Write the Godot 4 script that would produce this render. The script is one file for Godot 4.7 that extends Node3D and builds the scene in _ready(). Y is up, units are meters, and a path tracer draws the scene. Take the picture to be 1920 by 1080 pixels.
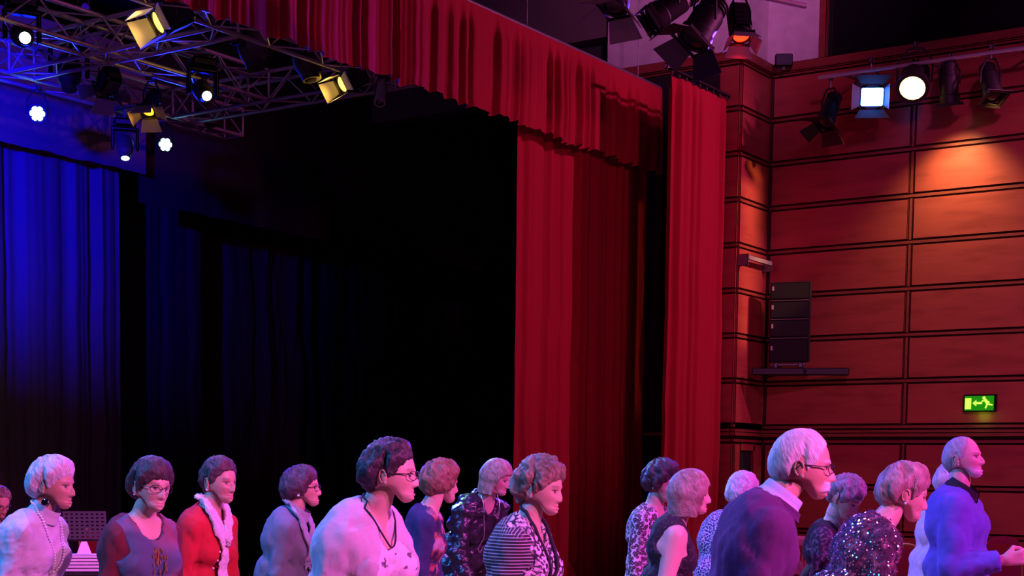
extends Node3D
# A hall with a stage: dancers in front of red curtains, lit by coloured stage lamps.

const F := 2801.8          # focal length in pixels of a 1920x1080 frame
const CX := 960.0
const CY := 1107.4
const EYE := 1.62
var cam_basis: Basis
var eye := Vector3(0, EYE, 0)
var taken := {}
var M := {}
var rng := RandomNumberGenerator.new()
var noise := FastNoiseLite.new()

# ------------------------------------------------------------------ pixels to places
func ray(x: float, y: float) -> Vector3:
	return cam_basis * Vector3((x - CX) / F, -(y - CY) / F, -1.0)
func on_x(x: float, y: float, X: float) -> Vector3:
	var d := ray(x, y); return eye + d * (X / d.x)
func on_z(x: float, y: float, Z: float) -> Vector3:
	var d := ray(x, y); return eye + d * (Z / d.z)
func on_y(x: float, y: float, Y: float) -> Vector3:
	var d := ray(x, y); return eye + d * ((Y - EYE) / d.y)
func at_depth(x: float, y: float, t: float) -> Vector3:
	return eye + ray(x, y) * t

# ------------------------------------------------------------------ mesh building
class MB:
	var v := PackedVector3Array()
	var n := PackedVector3Array()
	var c := PackedColorArray()
	var i := PackedInt32Array()
	var col := Color(1, 1, 1)
	var uv := PackedVector2Array()
	func vert(p: Vector3, nn: Vector3) -> int:
		v.append(p); n.append(nn); c.append(col); return v.size() - 1
	func poly(ps: Array, nn = null):
		var no: Vector3 = nn if nn != null else (ps[1] - ps[0]).cross(ps[2] - ps[0]).normalized()
		var b := v.size()
		for p in ps: vert(p, no)
		for k in range(1, ps.size() - 1):
			i.append(b); i.append(b + k + 1); i.append(b + k)
	func box(ce: Vector3, size: Vector3, ba := Basis(), bev := 0.0):
		var h := size * 0.5
		bev = minf(bev, minf(h.x, minf(h.y, h.z)) * 0.9)
		var k := h - Vector3(bev, bev, bev)
		for ax in 3:
			var a1 := (ax + 1) % 3
			var a2 := (ax + 2) % 3
			for s in [-1.0, 1.0]:
				var ps := []
				for q in [[-1, -1], [1, -1], [1, 1], [-1, 1]]:
					var p := Vector3.ZERO
					p[ax] = s * h[ax]; p[a1] = q[0] * k[a1]; p[a2] = q[1] * k[a2]
					ps.append(ce + ba * p)
				if s < 0: ps.reverse()
				var no := Vector3.ZERO; no[ax] = s
				poly(ps, ba * no)
		if bev <= 0.0: return
		for ax in 3:
			var a1 := (ax + 1) % 3
			var a2 := (ax + 2) % 3
			for s1 in [-1.0, 1.0]:
				for s2 in [-1.0, 1.0]:
					var no := Vector3.ZERO; no[a1] = s1; no[a2] = s2
					var ps := []
					for q in [[-1, 0], [1, 0], [1, 1], [-1, 1]]:
						var p := Vector3.ZERO
						p[ax] = q[0] * k[ax]
						p[a1] = s1 * (h[a1] if q[1] == 0 else k[a1])
						p[a2] = s2 * (k[a2] if q[1] == 0 else h[a2])
						ps.append(ce + ba * p)
					if s1 * s2 < 0: ps.reverse()
					poly(ps, (ba * no).normalized())
		for sx in [-1.0, 1.0]:
			for sy in [-1.0, 1.0]:
				for sz in [-1.0, 1.0]:
					var ps := [ce + ba * Vector3(sx * h.x, sy * k.y, sz * k.z), ce + ba * Vector3(sx * k.x, sy * h.y, sz * k.z), ce + ba * Vector3(sx * k.x, sy * k.y, sz * h.z)]
					if sx * sy * sz < 0: ps.reverse()
					poly(ps, (ba * Vector3(sx, sy, sz)).normalized())
	func tube(path: Array, radii, seg := 8, caps := true, closed := false):
		var np := path.size()
		var up := Vector3.UP
		var rows := []
		var lastx := Vector3.ZERO
		for k in np:
			var t: Vector3
			if closed: t = path[(k + 1) % np] - path[(k + np - 1) % np]
			else: t = path[mini(k + 1, np - 1)] - path[maxi(k - 1, 0)]
			t = t.normalized()
			var x: Vector3
			if lastx == Vector3.ZERO:
				x = t.cross(up)
				if x.length() < 0.05: x = t.cross(Vector3.RIGHT)
			else:
				x = lastx - t * lastx.dot(t)
			x = x.normalized(); lastx = x
			var y := t.cross(x).normalized()
			var r: float = radii[k] if radii is Array else radii
			var row := []
			for s in seg + 1:
				var a := TAU * s / seg
				var d := x * cos(a) + y * sin(a)
				row.append(vert(path[k] + d * r, d))
			rows.append(row)
		var last := np if closed else np - 1
		for k in last:
			var r0: Array = rows[k]
			var r1: Array = rows[(k + 1) % np]
			for s in seg:
				for q in [r0[s], r1[s], r1[s + 1], r0[s], r1[s + 1], r0[s + 1]]: i.append(q)
		if caps and not closed:
			for e in [0, np - 1]:
				var ps := []
				for s in seg: ps.append(v[rows[e][s]])
				if e == 0: ps.reverse()
				poly(ps)
	func lathe(prof: Array, o: Vector3, ba: Basis, seg := 20, smooth := true):
		# prof: Vector2(radius, height along basis y)
		for k in prof.size() - 1:
			var p0: Vector2 = prof[k]
			var p1: Vector2 = prof[k + 1]
			var e := p1 - p0
			if e.length() < 1e-6: continue
			var nn := Vector2(e.y, -e.x).normalized()
			var b := v.size()
			for s in seg + 1:
				var a := TAU * s / seg
				var d := Vector3(cos(a), 0, sin(a))
				var no := ba * (d * nn.x + Vector3(0, nn.y, 0))
				vert(o + ba * (d * p0.x + Vector3(0, p0.y, 0)), no)
				vert(o + ba * (d * p1.x + Vector3(0, p1.y, 0)), no)
			for s in seg:
				var q := b + s * 2
				for w in [q, q + 3, q + 1, q, q + 2, q + 3]: i.append(w)
	func ball(o: Vector3, r: Vector3, ba := Basis(), seg := 12, rings := 8):
		var b := v.size()
		for k in rings + 1:
			var f := PI * k / rings
			for s in seg + 1:
				var a := TAU * s / seg
				var d := Vector3(sin(f) * cos(a), cos(f), sin(f) * sin(a))
				vert(o + ba * (d * r), (ba * (d / r)).normalized())
		for k in rings:
			for s in seg:
				var q := b + k * (seg + 1) + s
				for w in [q, q + seg + 2, q + 1, q, q + seg + 1, q + seg + 2]: i.append(w)
	func grid(nu: int, nv: int, fn: Callable):
		# fn(u 0..1, v 0..1) -> Vector3; smooth normals from neighbours
		var b := v.size()
		var ps := PackedVector3Array()
		for b2 in nv + 1:
			for a in nu + 1: ps.append(fn.call(float(a) / nu, float(b2) / nv))
		for b2 in nv + 1:
			for a in nu + 1:
				var q := b2 * (nu + 1) + a
				var du := ps[q + (1 if a < nu else 0)] - ps[q - (1 if a > 0 else 0)]
				var dv := ps[q + (nu + 1 if b2 < nv else 0)] - ps[q - (nu + 1 if b2 > 0 else 0)]
				vert(ps[q], du.cross(dv).normalized())
		for b2 in nv:
			for a in nu:
				var q := b + b2 * (nu + 1) + a
				for w in [q, q + nu + 2, q + 1, q, q + nu + 1, q + nu + 2]: i.append(w)
	func append_arrays(vv: PackedVector3Array, nn: PackedVector3Array, cc: PackedColorArray, ii: PackedInt32Array, xf := Transform3D()):
		var b := v.size()
		var nb := xf.basis.inverse().transposed()
		for k in vv.size():
			v.append(xf * vv[k]); n.append((nb * nn[k]).normalized()); c.append(cc[k])
		if xf.basis.determinant() < 0.0:
			for k in range(0, ii.size(), 3):
				i.append(b + ii[k]); i.append(b + ii[k + 2]); i.append(b + ii[k + 1])
		else:
			for k in ii: i.append(b + k)
	func mesh() -> ArrayMesh:
		var a := []
		a.resize(Mesh.ARRAY_MAX)
		a[Mesh.ARRAY_VERTEX] = v; a[Mesh.ARRAY_NORMAL] = n; a[Mesh.ARRAY_COLOR] = c; a[Mesh.ARRAY_INDEX] = i
		if uv.size() == v.size(): a[Mesh.ARRAY_TEX_UV] = uv
		var m := ArrayMesh.new()
		m.add_surface_from_arrays(Mesh.PRIMITIVE_TRIANGLES, a)
		return m

func numbered(called: String) -> String:
	var k: int = taken.get(called, 0)
	taken[called] = k + 1
	return called if k == 0 else "%s_%03d" % [called, k]
func thing(called: String, label: String, category: String, at := Vector3.ZERO, ba := Basis(), group := "") -> Node3D:
	var o := Node3D.new(); o.name = numbered(called); add_child(o)
	o.transform = Transform3D(ba, at)
	tag(o, label, category, group)
	return o
func tag(o: Node, label: String, category: String, group := "", kind := ""):
	o.set_meta("label", label); o.set_meta("category", category)
	if group: o.set_meta("group", group)
	if kind: o.set_meta("kind", kind)
func part(called: String, m, material: Material, parent: Node, label := "") -> MeshInstance3D:
	var o := MeshInstance3D.new()
	o.name = called if parent != self else numbered(called)
	o.mesh = m.mesh() if m is MB else m
	o.material_override = material
	o.cast_shadow = GeometryInstance3D.SHADOW_CASTING_SETTING_ON
	parent.add_child(o, true)
	if label: o.set_meta("label", label)
	return o
func solo(called: String, m, material: Material, label: String, category: String, group := "", kind := "") -> MeshInstance3D:
	var o := part(called, m, material, self)
	tag(o, label, category, group, kind)
	return o
func struct(called: String, m, material: Material, label: String, category := "wall") -> MeshInstance3D:
	return solo(called, m, material, label, category, "", "structure")

# ------------------------------------------------------------------ materials
func mat(c: Color, rough := 0.6, metal := 0.0, vc := false) -> StandardMaterial3D:
	var m := StandardMaterial3D.new()
	m.albedo_color = c; m.roughness = rough; m.metallic = metal
	m.vertex_color_use_as_albedo = vc
	return m
func lin(r: float, g: float, b: float) -> Color:
	return Color(r, g, b).linear_to_srgb()
func glow(c: Color, e: float) -> StandardMaterial3D:
	var m := mat(Color(0.05, 0.05, 0.05), 0.4)
	m.emission_enabled = true; m.emission = c; m.emission_energy_multiplier = e
	return m
func ramp(stops: Array) -> Gradient:
	var g := Gradient.new()
	var o := PackedFloat32Array(); var c := PackedColorArray()
	for s in stops: o.append(s[0]); c.append(s[1])
	g.offsets = o; g.colors = c
	return g
func ntex(freq: float, stops: Array, seed_ := 1, oct := 4, type := FastNoiseLite.TYPE_SIMPLEX_SMOOTH, size := 512, normal := false) -> NoiseTexture2D:
	var t := NoiseTexture2D.new()
	var f := FastNoiseLite.new()
	f.noise_type = type; f.seed = seed_; f.frequency = freq; f.fractal_octaves = oct
	t.noise = f; t.width = size; t.height = size; t.seamless = true; t.generate_mipmaps = true
	if normal: t.as_normal_map = true; t.bump_strength = 4.0
	else: t.color_ramp = ramp(stops)
	return t
func wood(base: Array, seed_: int, sc := Vector3(0.35, 2.2, 0.35), rough := 0.42, off := Vector3.ZERO) -> StandardMaterial3D:
	var m := mat(Color.WHITE, rough)
	var a: Color = lin(base[0] * 0.8, base[1] * 0.76, base[2] * 0.76)
	var b: Color = lin(base[0], base[1], base[2])
	var c: Color = lin(base[0] * 1.1, base[1] * 1.12, base[2] * 1.1)
	m.albedo_texture = ntex(0.006, [[0.18, a], [0.42, b], [0.6, b], [0.85, c]], seed_, 5)
	m.uv1_triplanar = true; m.uv1_world_triplanar = true; m.uv1_scale = sc; m.uv1_offset = off
	return m
func cloth(c: Color, rough := 0.9, vc := false) -> StandardMaterial3D:
	var m := mat(c, rough, 0.0, vc)
	return m

# ------------------------------------------------------------------ lamps
func aim(dir: Vector3, up := Vector3.UP) -> Basis:
	# -z of the basis points along dir, y is up
	var z := -dir.normalized()
	var x := up.cross(z)
	if x.length() < 0.02: x = Vector3.RIGHT
	x = x.normalized()
	return Basis(x, z.cross(x).normalized(), z)
func beam(parent: Node, c: Color, e: float, angle: float, size := 0.06, atten := 0.5, ahead := 0.06):
	var l := SpotLight3D.new()
	l.name = "beam"; l.light_color = c; l.light_energy = e; l.spot_angle = angle; l.spot_angle_attenuation = atten
	l.spot_range = 60.0; l.spot_attenuation = 2.0; l.shadow_enabled = true; l.light_size = size
	parent.add_child(l, true)
	l.position = Vector3(0, 0, -ahead)
	return l
# A lamp can: lens at the origin, shining along -z. r lens radius, ln body length.
func can(called: String, label: String, at: Vector3, dir: Vector3, r: float, ln: float, o := {}) -> Node3D:
	var ba := aim(dir)
	var t := thing(called, label, o.get("cat", "stage light"), at, ba, o.get("group", ""))
	var body := MB.new()
	var fwd := Basis(Vector3.RIGHT, Vector3(0, 0, 1), Vector3(0, -1, 0))   # lathe axis along +z (backwards)
	var prof := [Vector2(r * 0.86, -0.01), Vector2(r * 1.12, -0.01), Vector2(r * 1.12, ln * 0.16), Vector2(r, ln * 0.2), Vector2(r, ln * 0.62), Vector2(r * 0.82, ln * 0.72), Vector2(r * 0.8, ln * 0.94), Vector2(r * 0.6, ln), Vector2(0, ln)]
	if o.get("boxy", false):
		body.box(Vector3(0, 0, ln * 0.52), Vector3(r * 2.1, r * 2.2, ln * 0.86), Basis(), r * 0.3)
		body.lathe([Vector2(r * 0.86, -0.01), Vector2(r * 1.05, -0.01), Vector2(r * 1.05, ln * 0.12)], Vector3.ZERO, fwd, 20)
		for k in 4: body.box(Vector3(0, r * 1.12, ln * (0.3 + 0.15 * k)), Vector3(r * 1.5, r * 0.12, ln * 0.06))
	else:
		body.lathe(prof, Vector3.ZERO, fwd, 22)
		for k in 3: body.lathe([Vector2(r * 0.8, ln * (0.74 + k * 0.07)), Vector2(r * 0.92, ln * (0.75 + k * 0.07)), Vector2(r * 0.92, ln * (0.77 + k * 0.07)), Vector2(r * 0.8, ln * (0.78 + k * 0.07))], Vector3.ZERO, fwd, 22)
	part("body", body, o.get("mat", M.black_metal), t)
	var lens := MB.new()
	if o.get("leds", false):
		for k in 7:
			var a := TAU * k / 6.0
			var p := Vector3.ZERO if k == 6 else Vector3(cos(a), sin(a), 0) * r * 0.58
			lens.ball(p + Vector3(0, 0, 0.0), Vector3(r * 0.31, r * 0.31, r * 0.12), Basis(), 12, 6)
	elif o.get("square", false):
		lens.box(Vector3(0, 0, -0.012), Vector3(r * 1.9, r * 1.5, 0.03), Basis(), 0.012)
	else:
		lens.ball(Vector3(0, 0, 0.012), Vector3(r * 0.9, r * 0.9, 0.03), Basis(), 24, 8)
	var lm: Material = M.lens_dark
	if o.has("glow"): lm = glow(o.glow, o.get("glow_e", 8.0))
	part("lens", lens, lm, t)
	# yoke and clamp, upright in the world
	var up := ba.inverse() * Vector3.UP
	var side := Vector3.RIGHT
	var piv := Vector3(0, 0, ln * 0.45)
	var hook := piv + up * (r * 1.5 + 0.1)
	var yk := MB.new()
	var pth := [piv + side * r * 1.18 - up * 0.02, piv + side * r * 1.18 + up * r * 1.2, hook + side * r * 0.5, hook - side * r * 0.5, piv - side * r * 1.18 + up * r * 1.2, piv - side * r * 1.18 - up * 0.02]
	for k in pth.size() - 1:
		yk.tube([pth[k], pth[k + 1]], 0.011, 6)
	part("yoke", yk, M.black_metal, t)
	var cl := MB.new()
	var h := float(o.get("hang", 0.1))
	if o.has("hook_y"): h = maxf(float(o.hook_y) - (at + ba * hook).y - 0.03, 0.02)
	cl.tube([hook, hook + up * h], 0.012, 8)
	cl.box(hook + up * (h + 0.025), Vector3(0.05, 0.07, 0.05), Basis(ba.inverse()), 0.008)
	part("clamp", cl, M.dull_metal, t)
	if o.get("barn", 0.0) > 0.0:
		var open: Array = o.get("flaps", [50, 40, 60, 45])
		var bl: float = o.barn
		var w := r * 1.05
		var ring := MB.new()
		for k in 4:
			var a := k * PI / 2
			var q := Basis(Vector3(0, 0, 1), a)
			ring.box(q * Vector3(0, w, -0.02), Vector3(2 * w + 0.02, 0.012, 0.03), q)
		part("door_frame", ring, M.black_metal, t)
		for k in 4:
			var q := Basis(Vector3(0, 0, 1), k * PI / 2)
			var tilt := deg_to_rad(open[k])
			var f := MB.new()
			var wide := 1.0 if k % 2 == 0 else 0.72
			var e := Vector3(0, cos(tilt), -sin(tilt))      # along the flap, away from its hinge
			var base0 := Vector3(0, w, -0.03)
			var th := Vector3(0, sin(tilt), cos(tilt)) * 0.003
			var q4 := [base0 + Vector3(-w * wide, 0, 0), base0 + Vector3(w * wide, 0, 0), base0 + e * bl + Vector3(w * wide * 1.45, 0, 0), base0 + e * bl + Vector3(-w * wide * 1.45, 0, 0)]
			var A := []; var B := []
			for p in q4: A.append(q * (p + th)); B.append(q * (p - th))
			f.poly(A); B.reverse(); f.poly(B); B.reverse()
			for s in 4: f.poly([A[s], B[s], B[(s + 1) % 4], A[(s + 1) % 4]])
			part("barn_door", f, o.get("flap_mat", M.black_metal), t)
	if o.has("light"): beam(t, o.light, o.energy, o.get("angle", 30.0), o.get("size", r * 0.8), o.get("soft", 0.6), o.get("ahead", 0.08))
	return t
# A moving head: base under the truss, yoke arms and a rounded head that shines along dir.
func moving_head(label: String, lens_at: Vector3, dir: Vector3, r: float, o := {}) -> Node3D:
	var t := thing("moving_head_light", label, "stage light", lens_at, Basis(), o.get("group", ""))
	var ba := aim(dir)
	var m: Material = o.get("mat", M.black_plastic)
	var fwd := ba * Basis(Vector3.RIGHT, Vector3(0, 0, 1), Vector3(0, -1, 0))
	var head := MB.new()
	var s := r / 0.075
	head.lathe([Vector2(r * 0.9, 0), Vector2(r * 1.15, 0), Vector2(r * 1.3, 0.06 * s), Vector2(r * 1.75, 0.13 * s), Vector2(r * 1.85, 0.2 * s), Vector2(r * 1.8, 0.32 * s), Vector2(r * 1.4, 0.4 * s), Vector2(0, 0.42 * s)], Vector3.ZERO, fwd, 24)
	part("head", head, m, t)
	var lens := MB.new()
	lens.lathe([Vector2(0, -0.006), Vector2(r * 0.6, -0.004), Vector2(r * 0.92, 0.004)], Vector3.ZERO, fwd, 24)
	part("lens", lens, glow(o.glow, o.get("glow_e", 10.0)) if o.has("glow") else M.lens_dark, t)
	var piv := -dir.normalized() * 0.24 * s
	var side: Vector3 = o.get("side", ba.x)
	side = (side - Vector3.UP * side.y).normalized()
	var hb := Basis(side, Vector3.UP, side.cross(Vector3.UP))
	var yk := MB.new()
	var ya := 0.2 * s
	for q in [-1.0, 1.0]:
		yk.box(piv + side * q * ya + Vector3.UP * 0.1 * s, Vector3(0.05, 0.34, 0.13) * s, hb, 0.02 * s)
	yk.box(piv + Vector3.UP * 0.27 * s, Vector3(0.46, 0.06, 0.14) * s, hb, 0.02 * s)
	part("yoke", yk, m, t)
	var bs := MB.new()
	bs.box(piv + Vector3.UP * 0.37 * s, Vector3(0.36, 0.13, 0.28) * s, hb, 0.03 * s)
	part("base", bs, m, t)
	var cl := MB.new()
	for q in [-1.0, 1.0]: cl.box(piv + Vector3.UP * 0.46 * s + side * q * 0.1 * s, Vector3(0.04, 0.08, 0.06) * s, hb, 0.008)
	var ty := 6.0 - lens_at.y - (piv.y + 0.46 * s)
	if ty > 0.0:
		cl.tube([piv + Vector3.UP * 0.44 * s, piv + Vector3.UP * (0.46 * s + ty)], 0.02, 8)
		cl.box(piv + Vector3.UP * (0.46 * s + ty - 0.02), Vector3(0.06, 0.05, 0.5), Basis(), 0.008)
	part("clamp", cl, M.dull_metal, t)
	if o.has("light"):
		var l = beam(t, o.light, o.energy, o.get("angle", 14.0), r * 0.8, 0.5, 0.0)
		l.transform = Transform3D(ba, dir.normalized() * 0.05)
	return t

# ------------------------------------------------------------------ curtains
func fold(x: float, seed_: float, lam: float) -> float:
	var w := noise.get_noise_2d(x * 22.0 / lam * 0.35, seed_ * 17.3)
	var a := 0.75 + 0.5 * noise.get_noise_2d(x * 14.0, seed_ * 31.7 + 9.0)
	var ph := TAU * (x / lam + w * 1.35)
	return a * (sin(ph) * 0.72 + 0.22 * sin(2.0 * ph + 0.8 + w * 3.0) + 0.3 * noise.get_noise_2d(x * 95.0, seed_ * 3.0))
func drape(x0: float, x1: float, y0: float, y1: float, z: float, amp: float, lam: float, seed_: float, o := {}) -> MB:
	# a curtain along x, facing +z; y0 hem, y1 top
	var m := MB.new()
	var nu := int((x1 - x0) / lam * 26.0)
	var nv: int = o.get("nv", 22)
	var head: float = o.get("head", 0.0)          # height of the flat heading band at the top
	var hem: float = o.get("hem", 0.012)
	var drift: float = o.get("drift", 0.06)
	var f := func(u: float, v: float) -> Vector3:
		var x := lerpf(x0, x1, u)
		var y := lerpf(y1, y0, v)
		var dy := y1 - y
		var k := smoothstep(0.0, maxf(head, 0.02) * 2.4, dy - head * 0.35)
		k = lerpf(float(o.get("top_amp", 0.35)), 1.0, k)
		var xs := x + drift * noise.get_noise_3d(x * 9.0, y * 12.0, seed_ * 5.0) * dy
		var fo := fold(xs, seed_, lam)
		var zz: float = z + amp * k * fo + float(o.get("flare", 0.0)) * dy
		if v > 0.999: y += hem * (0.6 * fo + 1.2 * noise.get_noise_2d(x * 30.0, seed_)) 
		return Vector3(x, y, zz)
	m.grid(nu, nv, f)
	return m

func drape_z(z0: float, z1: float, y0: float, y1: float, x: float, amp: float, lam: float) -> MB:
	var m := MB.new()
	m.grid(60, 10, func(u: float, v: float) -> Vector3:
		var z := lerpf(z0, z1, u)
		return Vector3(x - amp * (1.0 + fold(z, 4.4, lam)), lerpf(y1, y0, v), z))
	return m

# ------------------------------------------------------------------ truss
var rod_mesh: CylinderMesh
func rod(called: String, a: Vector3, b: Vector3, r: float, m: Material, parent: Node):
	var o := MeshInstance3D.new()
	o.name = called; o.mesh = rod_mesh; o.material_override = m
	parent.add_child(o, true)
	var y := (b - a)
	var x := y.cross(Vector3(0.31, 0.2, 0.93)).normalized()
	var z := x.cross(y).normalized()
	o.transform = Transform3D(Basis(x * r, y, z * r), (a + b) * 0.5)
func truss(label: String, a: Vector3, b: Vector3, s := 0.34):
	# a, b: ends of the bottom centre line
	var t := thing("lighting_truss", label, "truss", a, Basis(), "box trusses over the stage")
	var d := b - a
	var ln := d.length()
	var ax := d / ln
	var sd := ax.cross(Vector3.UP).normalized()
	var h := s * 0.5
	var cor := [sd * h, -sd * h, -sd * h + Vector3.UP * s, sd * h + Vector3.UP * s]
	for c in cor: rod("chord", c, c + d, 0.024, M.alu, t)
	var n := int(round(ln / 0.42))
	for f in 4:
		var c0: Vector3 = cor[f]
		var c1: Vector3 = cor[(f + 1) % 4]
		for k in n:
			var p0 := ax * (ln * k / n)
			var p1 := ax * (ln * (k + 1) / n)
			if (k + f) % 2 == 0: rod("brace", c0 + p0, c1 + p1, 0.0095, M.alu, t)
			else: rod("brace", c1 + p0, c0 + p1, 0.0095, M.alu, t)
	for f in 4:
		for k in [0, n]:
			rod("end_bar", cor[f] + ax * (ln * k / n), cor[(f + 1) % 4] + ax * (ln * k / n), 0.016, M.alu, t)

func make_materials():
	M.black_metal = mat(lin(0.012, 0.011, 0.013), 0.5)
	M.black_plastic = mat(lin(0.006, 0.006, 0.008), 0.7)
	M.dull_metal = mat(lin(0.25, 0.25, 0.26), 0.45, 0.7)
	M.alu = mat(lin(0.26, 0.25, 0.28), 0.45, 0.4)
	M.lens_dark = mat(lin(0.02, 0.02, 0.03), 0.1)
	M.grey_flap = mat(lin(0.18, 0.18, 0.17), 0.55)
	M.bare_flap = mat(lin(0.4, 0.4, 0.4), 0.5)
	M.worn_flap = mat(lin(0.2, 0.2, 0.2), 0.6)
	M.red_velvet = mat(lin(0.36, 0.002, 0.016), 0.9)
	M.grey_velvet = mat(lin(0.09, 0.09, 0.095), 0.9)
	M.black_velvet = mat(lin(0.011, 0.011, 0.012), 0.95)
	var wb := [0.40, 0.070, 0.056]
	M.woods = []
	for k in 3: M.woods.append(wood(wb, 11 + k, Vector3(0.3, 1.9, 0.3), 0.38, Vector3(k * 0.37, k * 0.61, k * 0.23)))
	M.wood_trim = wood([0.28, 0.052, 0.04], 23, Vector3(0.4, 4.0, 0.4), 0.4)
	M.wood_dark = mat(lin(0.07, 0.014, 0.012), 0.6)
	M.plaster = mat(Color.WHITE, 0.85)
	M.plaster.albedo_texture = ntex(0.02, [[0.2, lin(0.58, 0.55, 0.55)], [0.8, lin(0.66, 0.64, 0.63)]], 5)
	M.plaster.uv1_triplanar = true; M.plaster.uv1_world_triplanar = true; M.plaster.uv1_scale = Vector3.ONE * 0.4
	M.dark_paint = mat(lin(0.02, 0.018, 0.022), 0.85)
	M.void_paint = mat(lin(0.006, 0.006, 0.007), 0.95)
	M.hall_paint = mat(lin(0.12, 0.09, 0.09), 0.85)
	M.floor = wood([0.30, 0.17, 0.08], 41, Vector3(2.0, 1.0, 0.25), 0.35)
	M.pipe = mat(lin(0.6, 0.58, 0.6), 0.35, 0.5)

func slab(called: String, a: Vector3, b: Vector3, m: Material, label: String, category := "wall") -> MeshInstance3D:
	var mb := MB.new()
	mb.box((a + b) * 0.5, (b - a).abs())
	return struct(called, mb, m, label, category)

const WX := 17.4      # wood wall
const PX := 16.58     # side face of the pier by the stage
const PZ := -8.0      # front of the pier
const SEAM := -6.17
var courses := [0.36, 0.905, 1.46, 2.008, 2.185, 2.726, 3.266, 3.803, 4.344, 4.88, 5.42, 5.95, 6.49]

func panel(parent: Node, ce: Vector3, size: Vector3, k: int, called := "panel"):
	var mb := MB.new()
	mb.box(Vector3.ZERO, size, Basis(), 0.006)
	var o := part(called, mb, M.woods[k % 3] if called == "panel" else M.wood_trim, parent)
	o.position = ce
	return o

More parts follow.
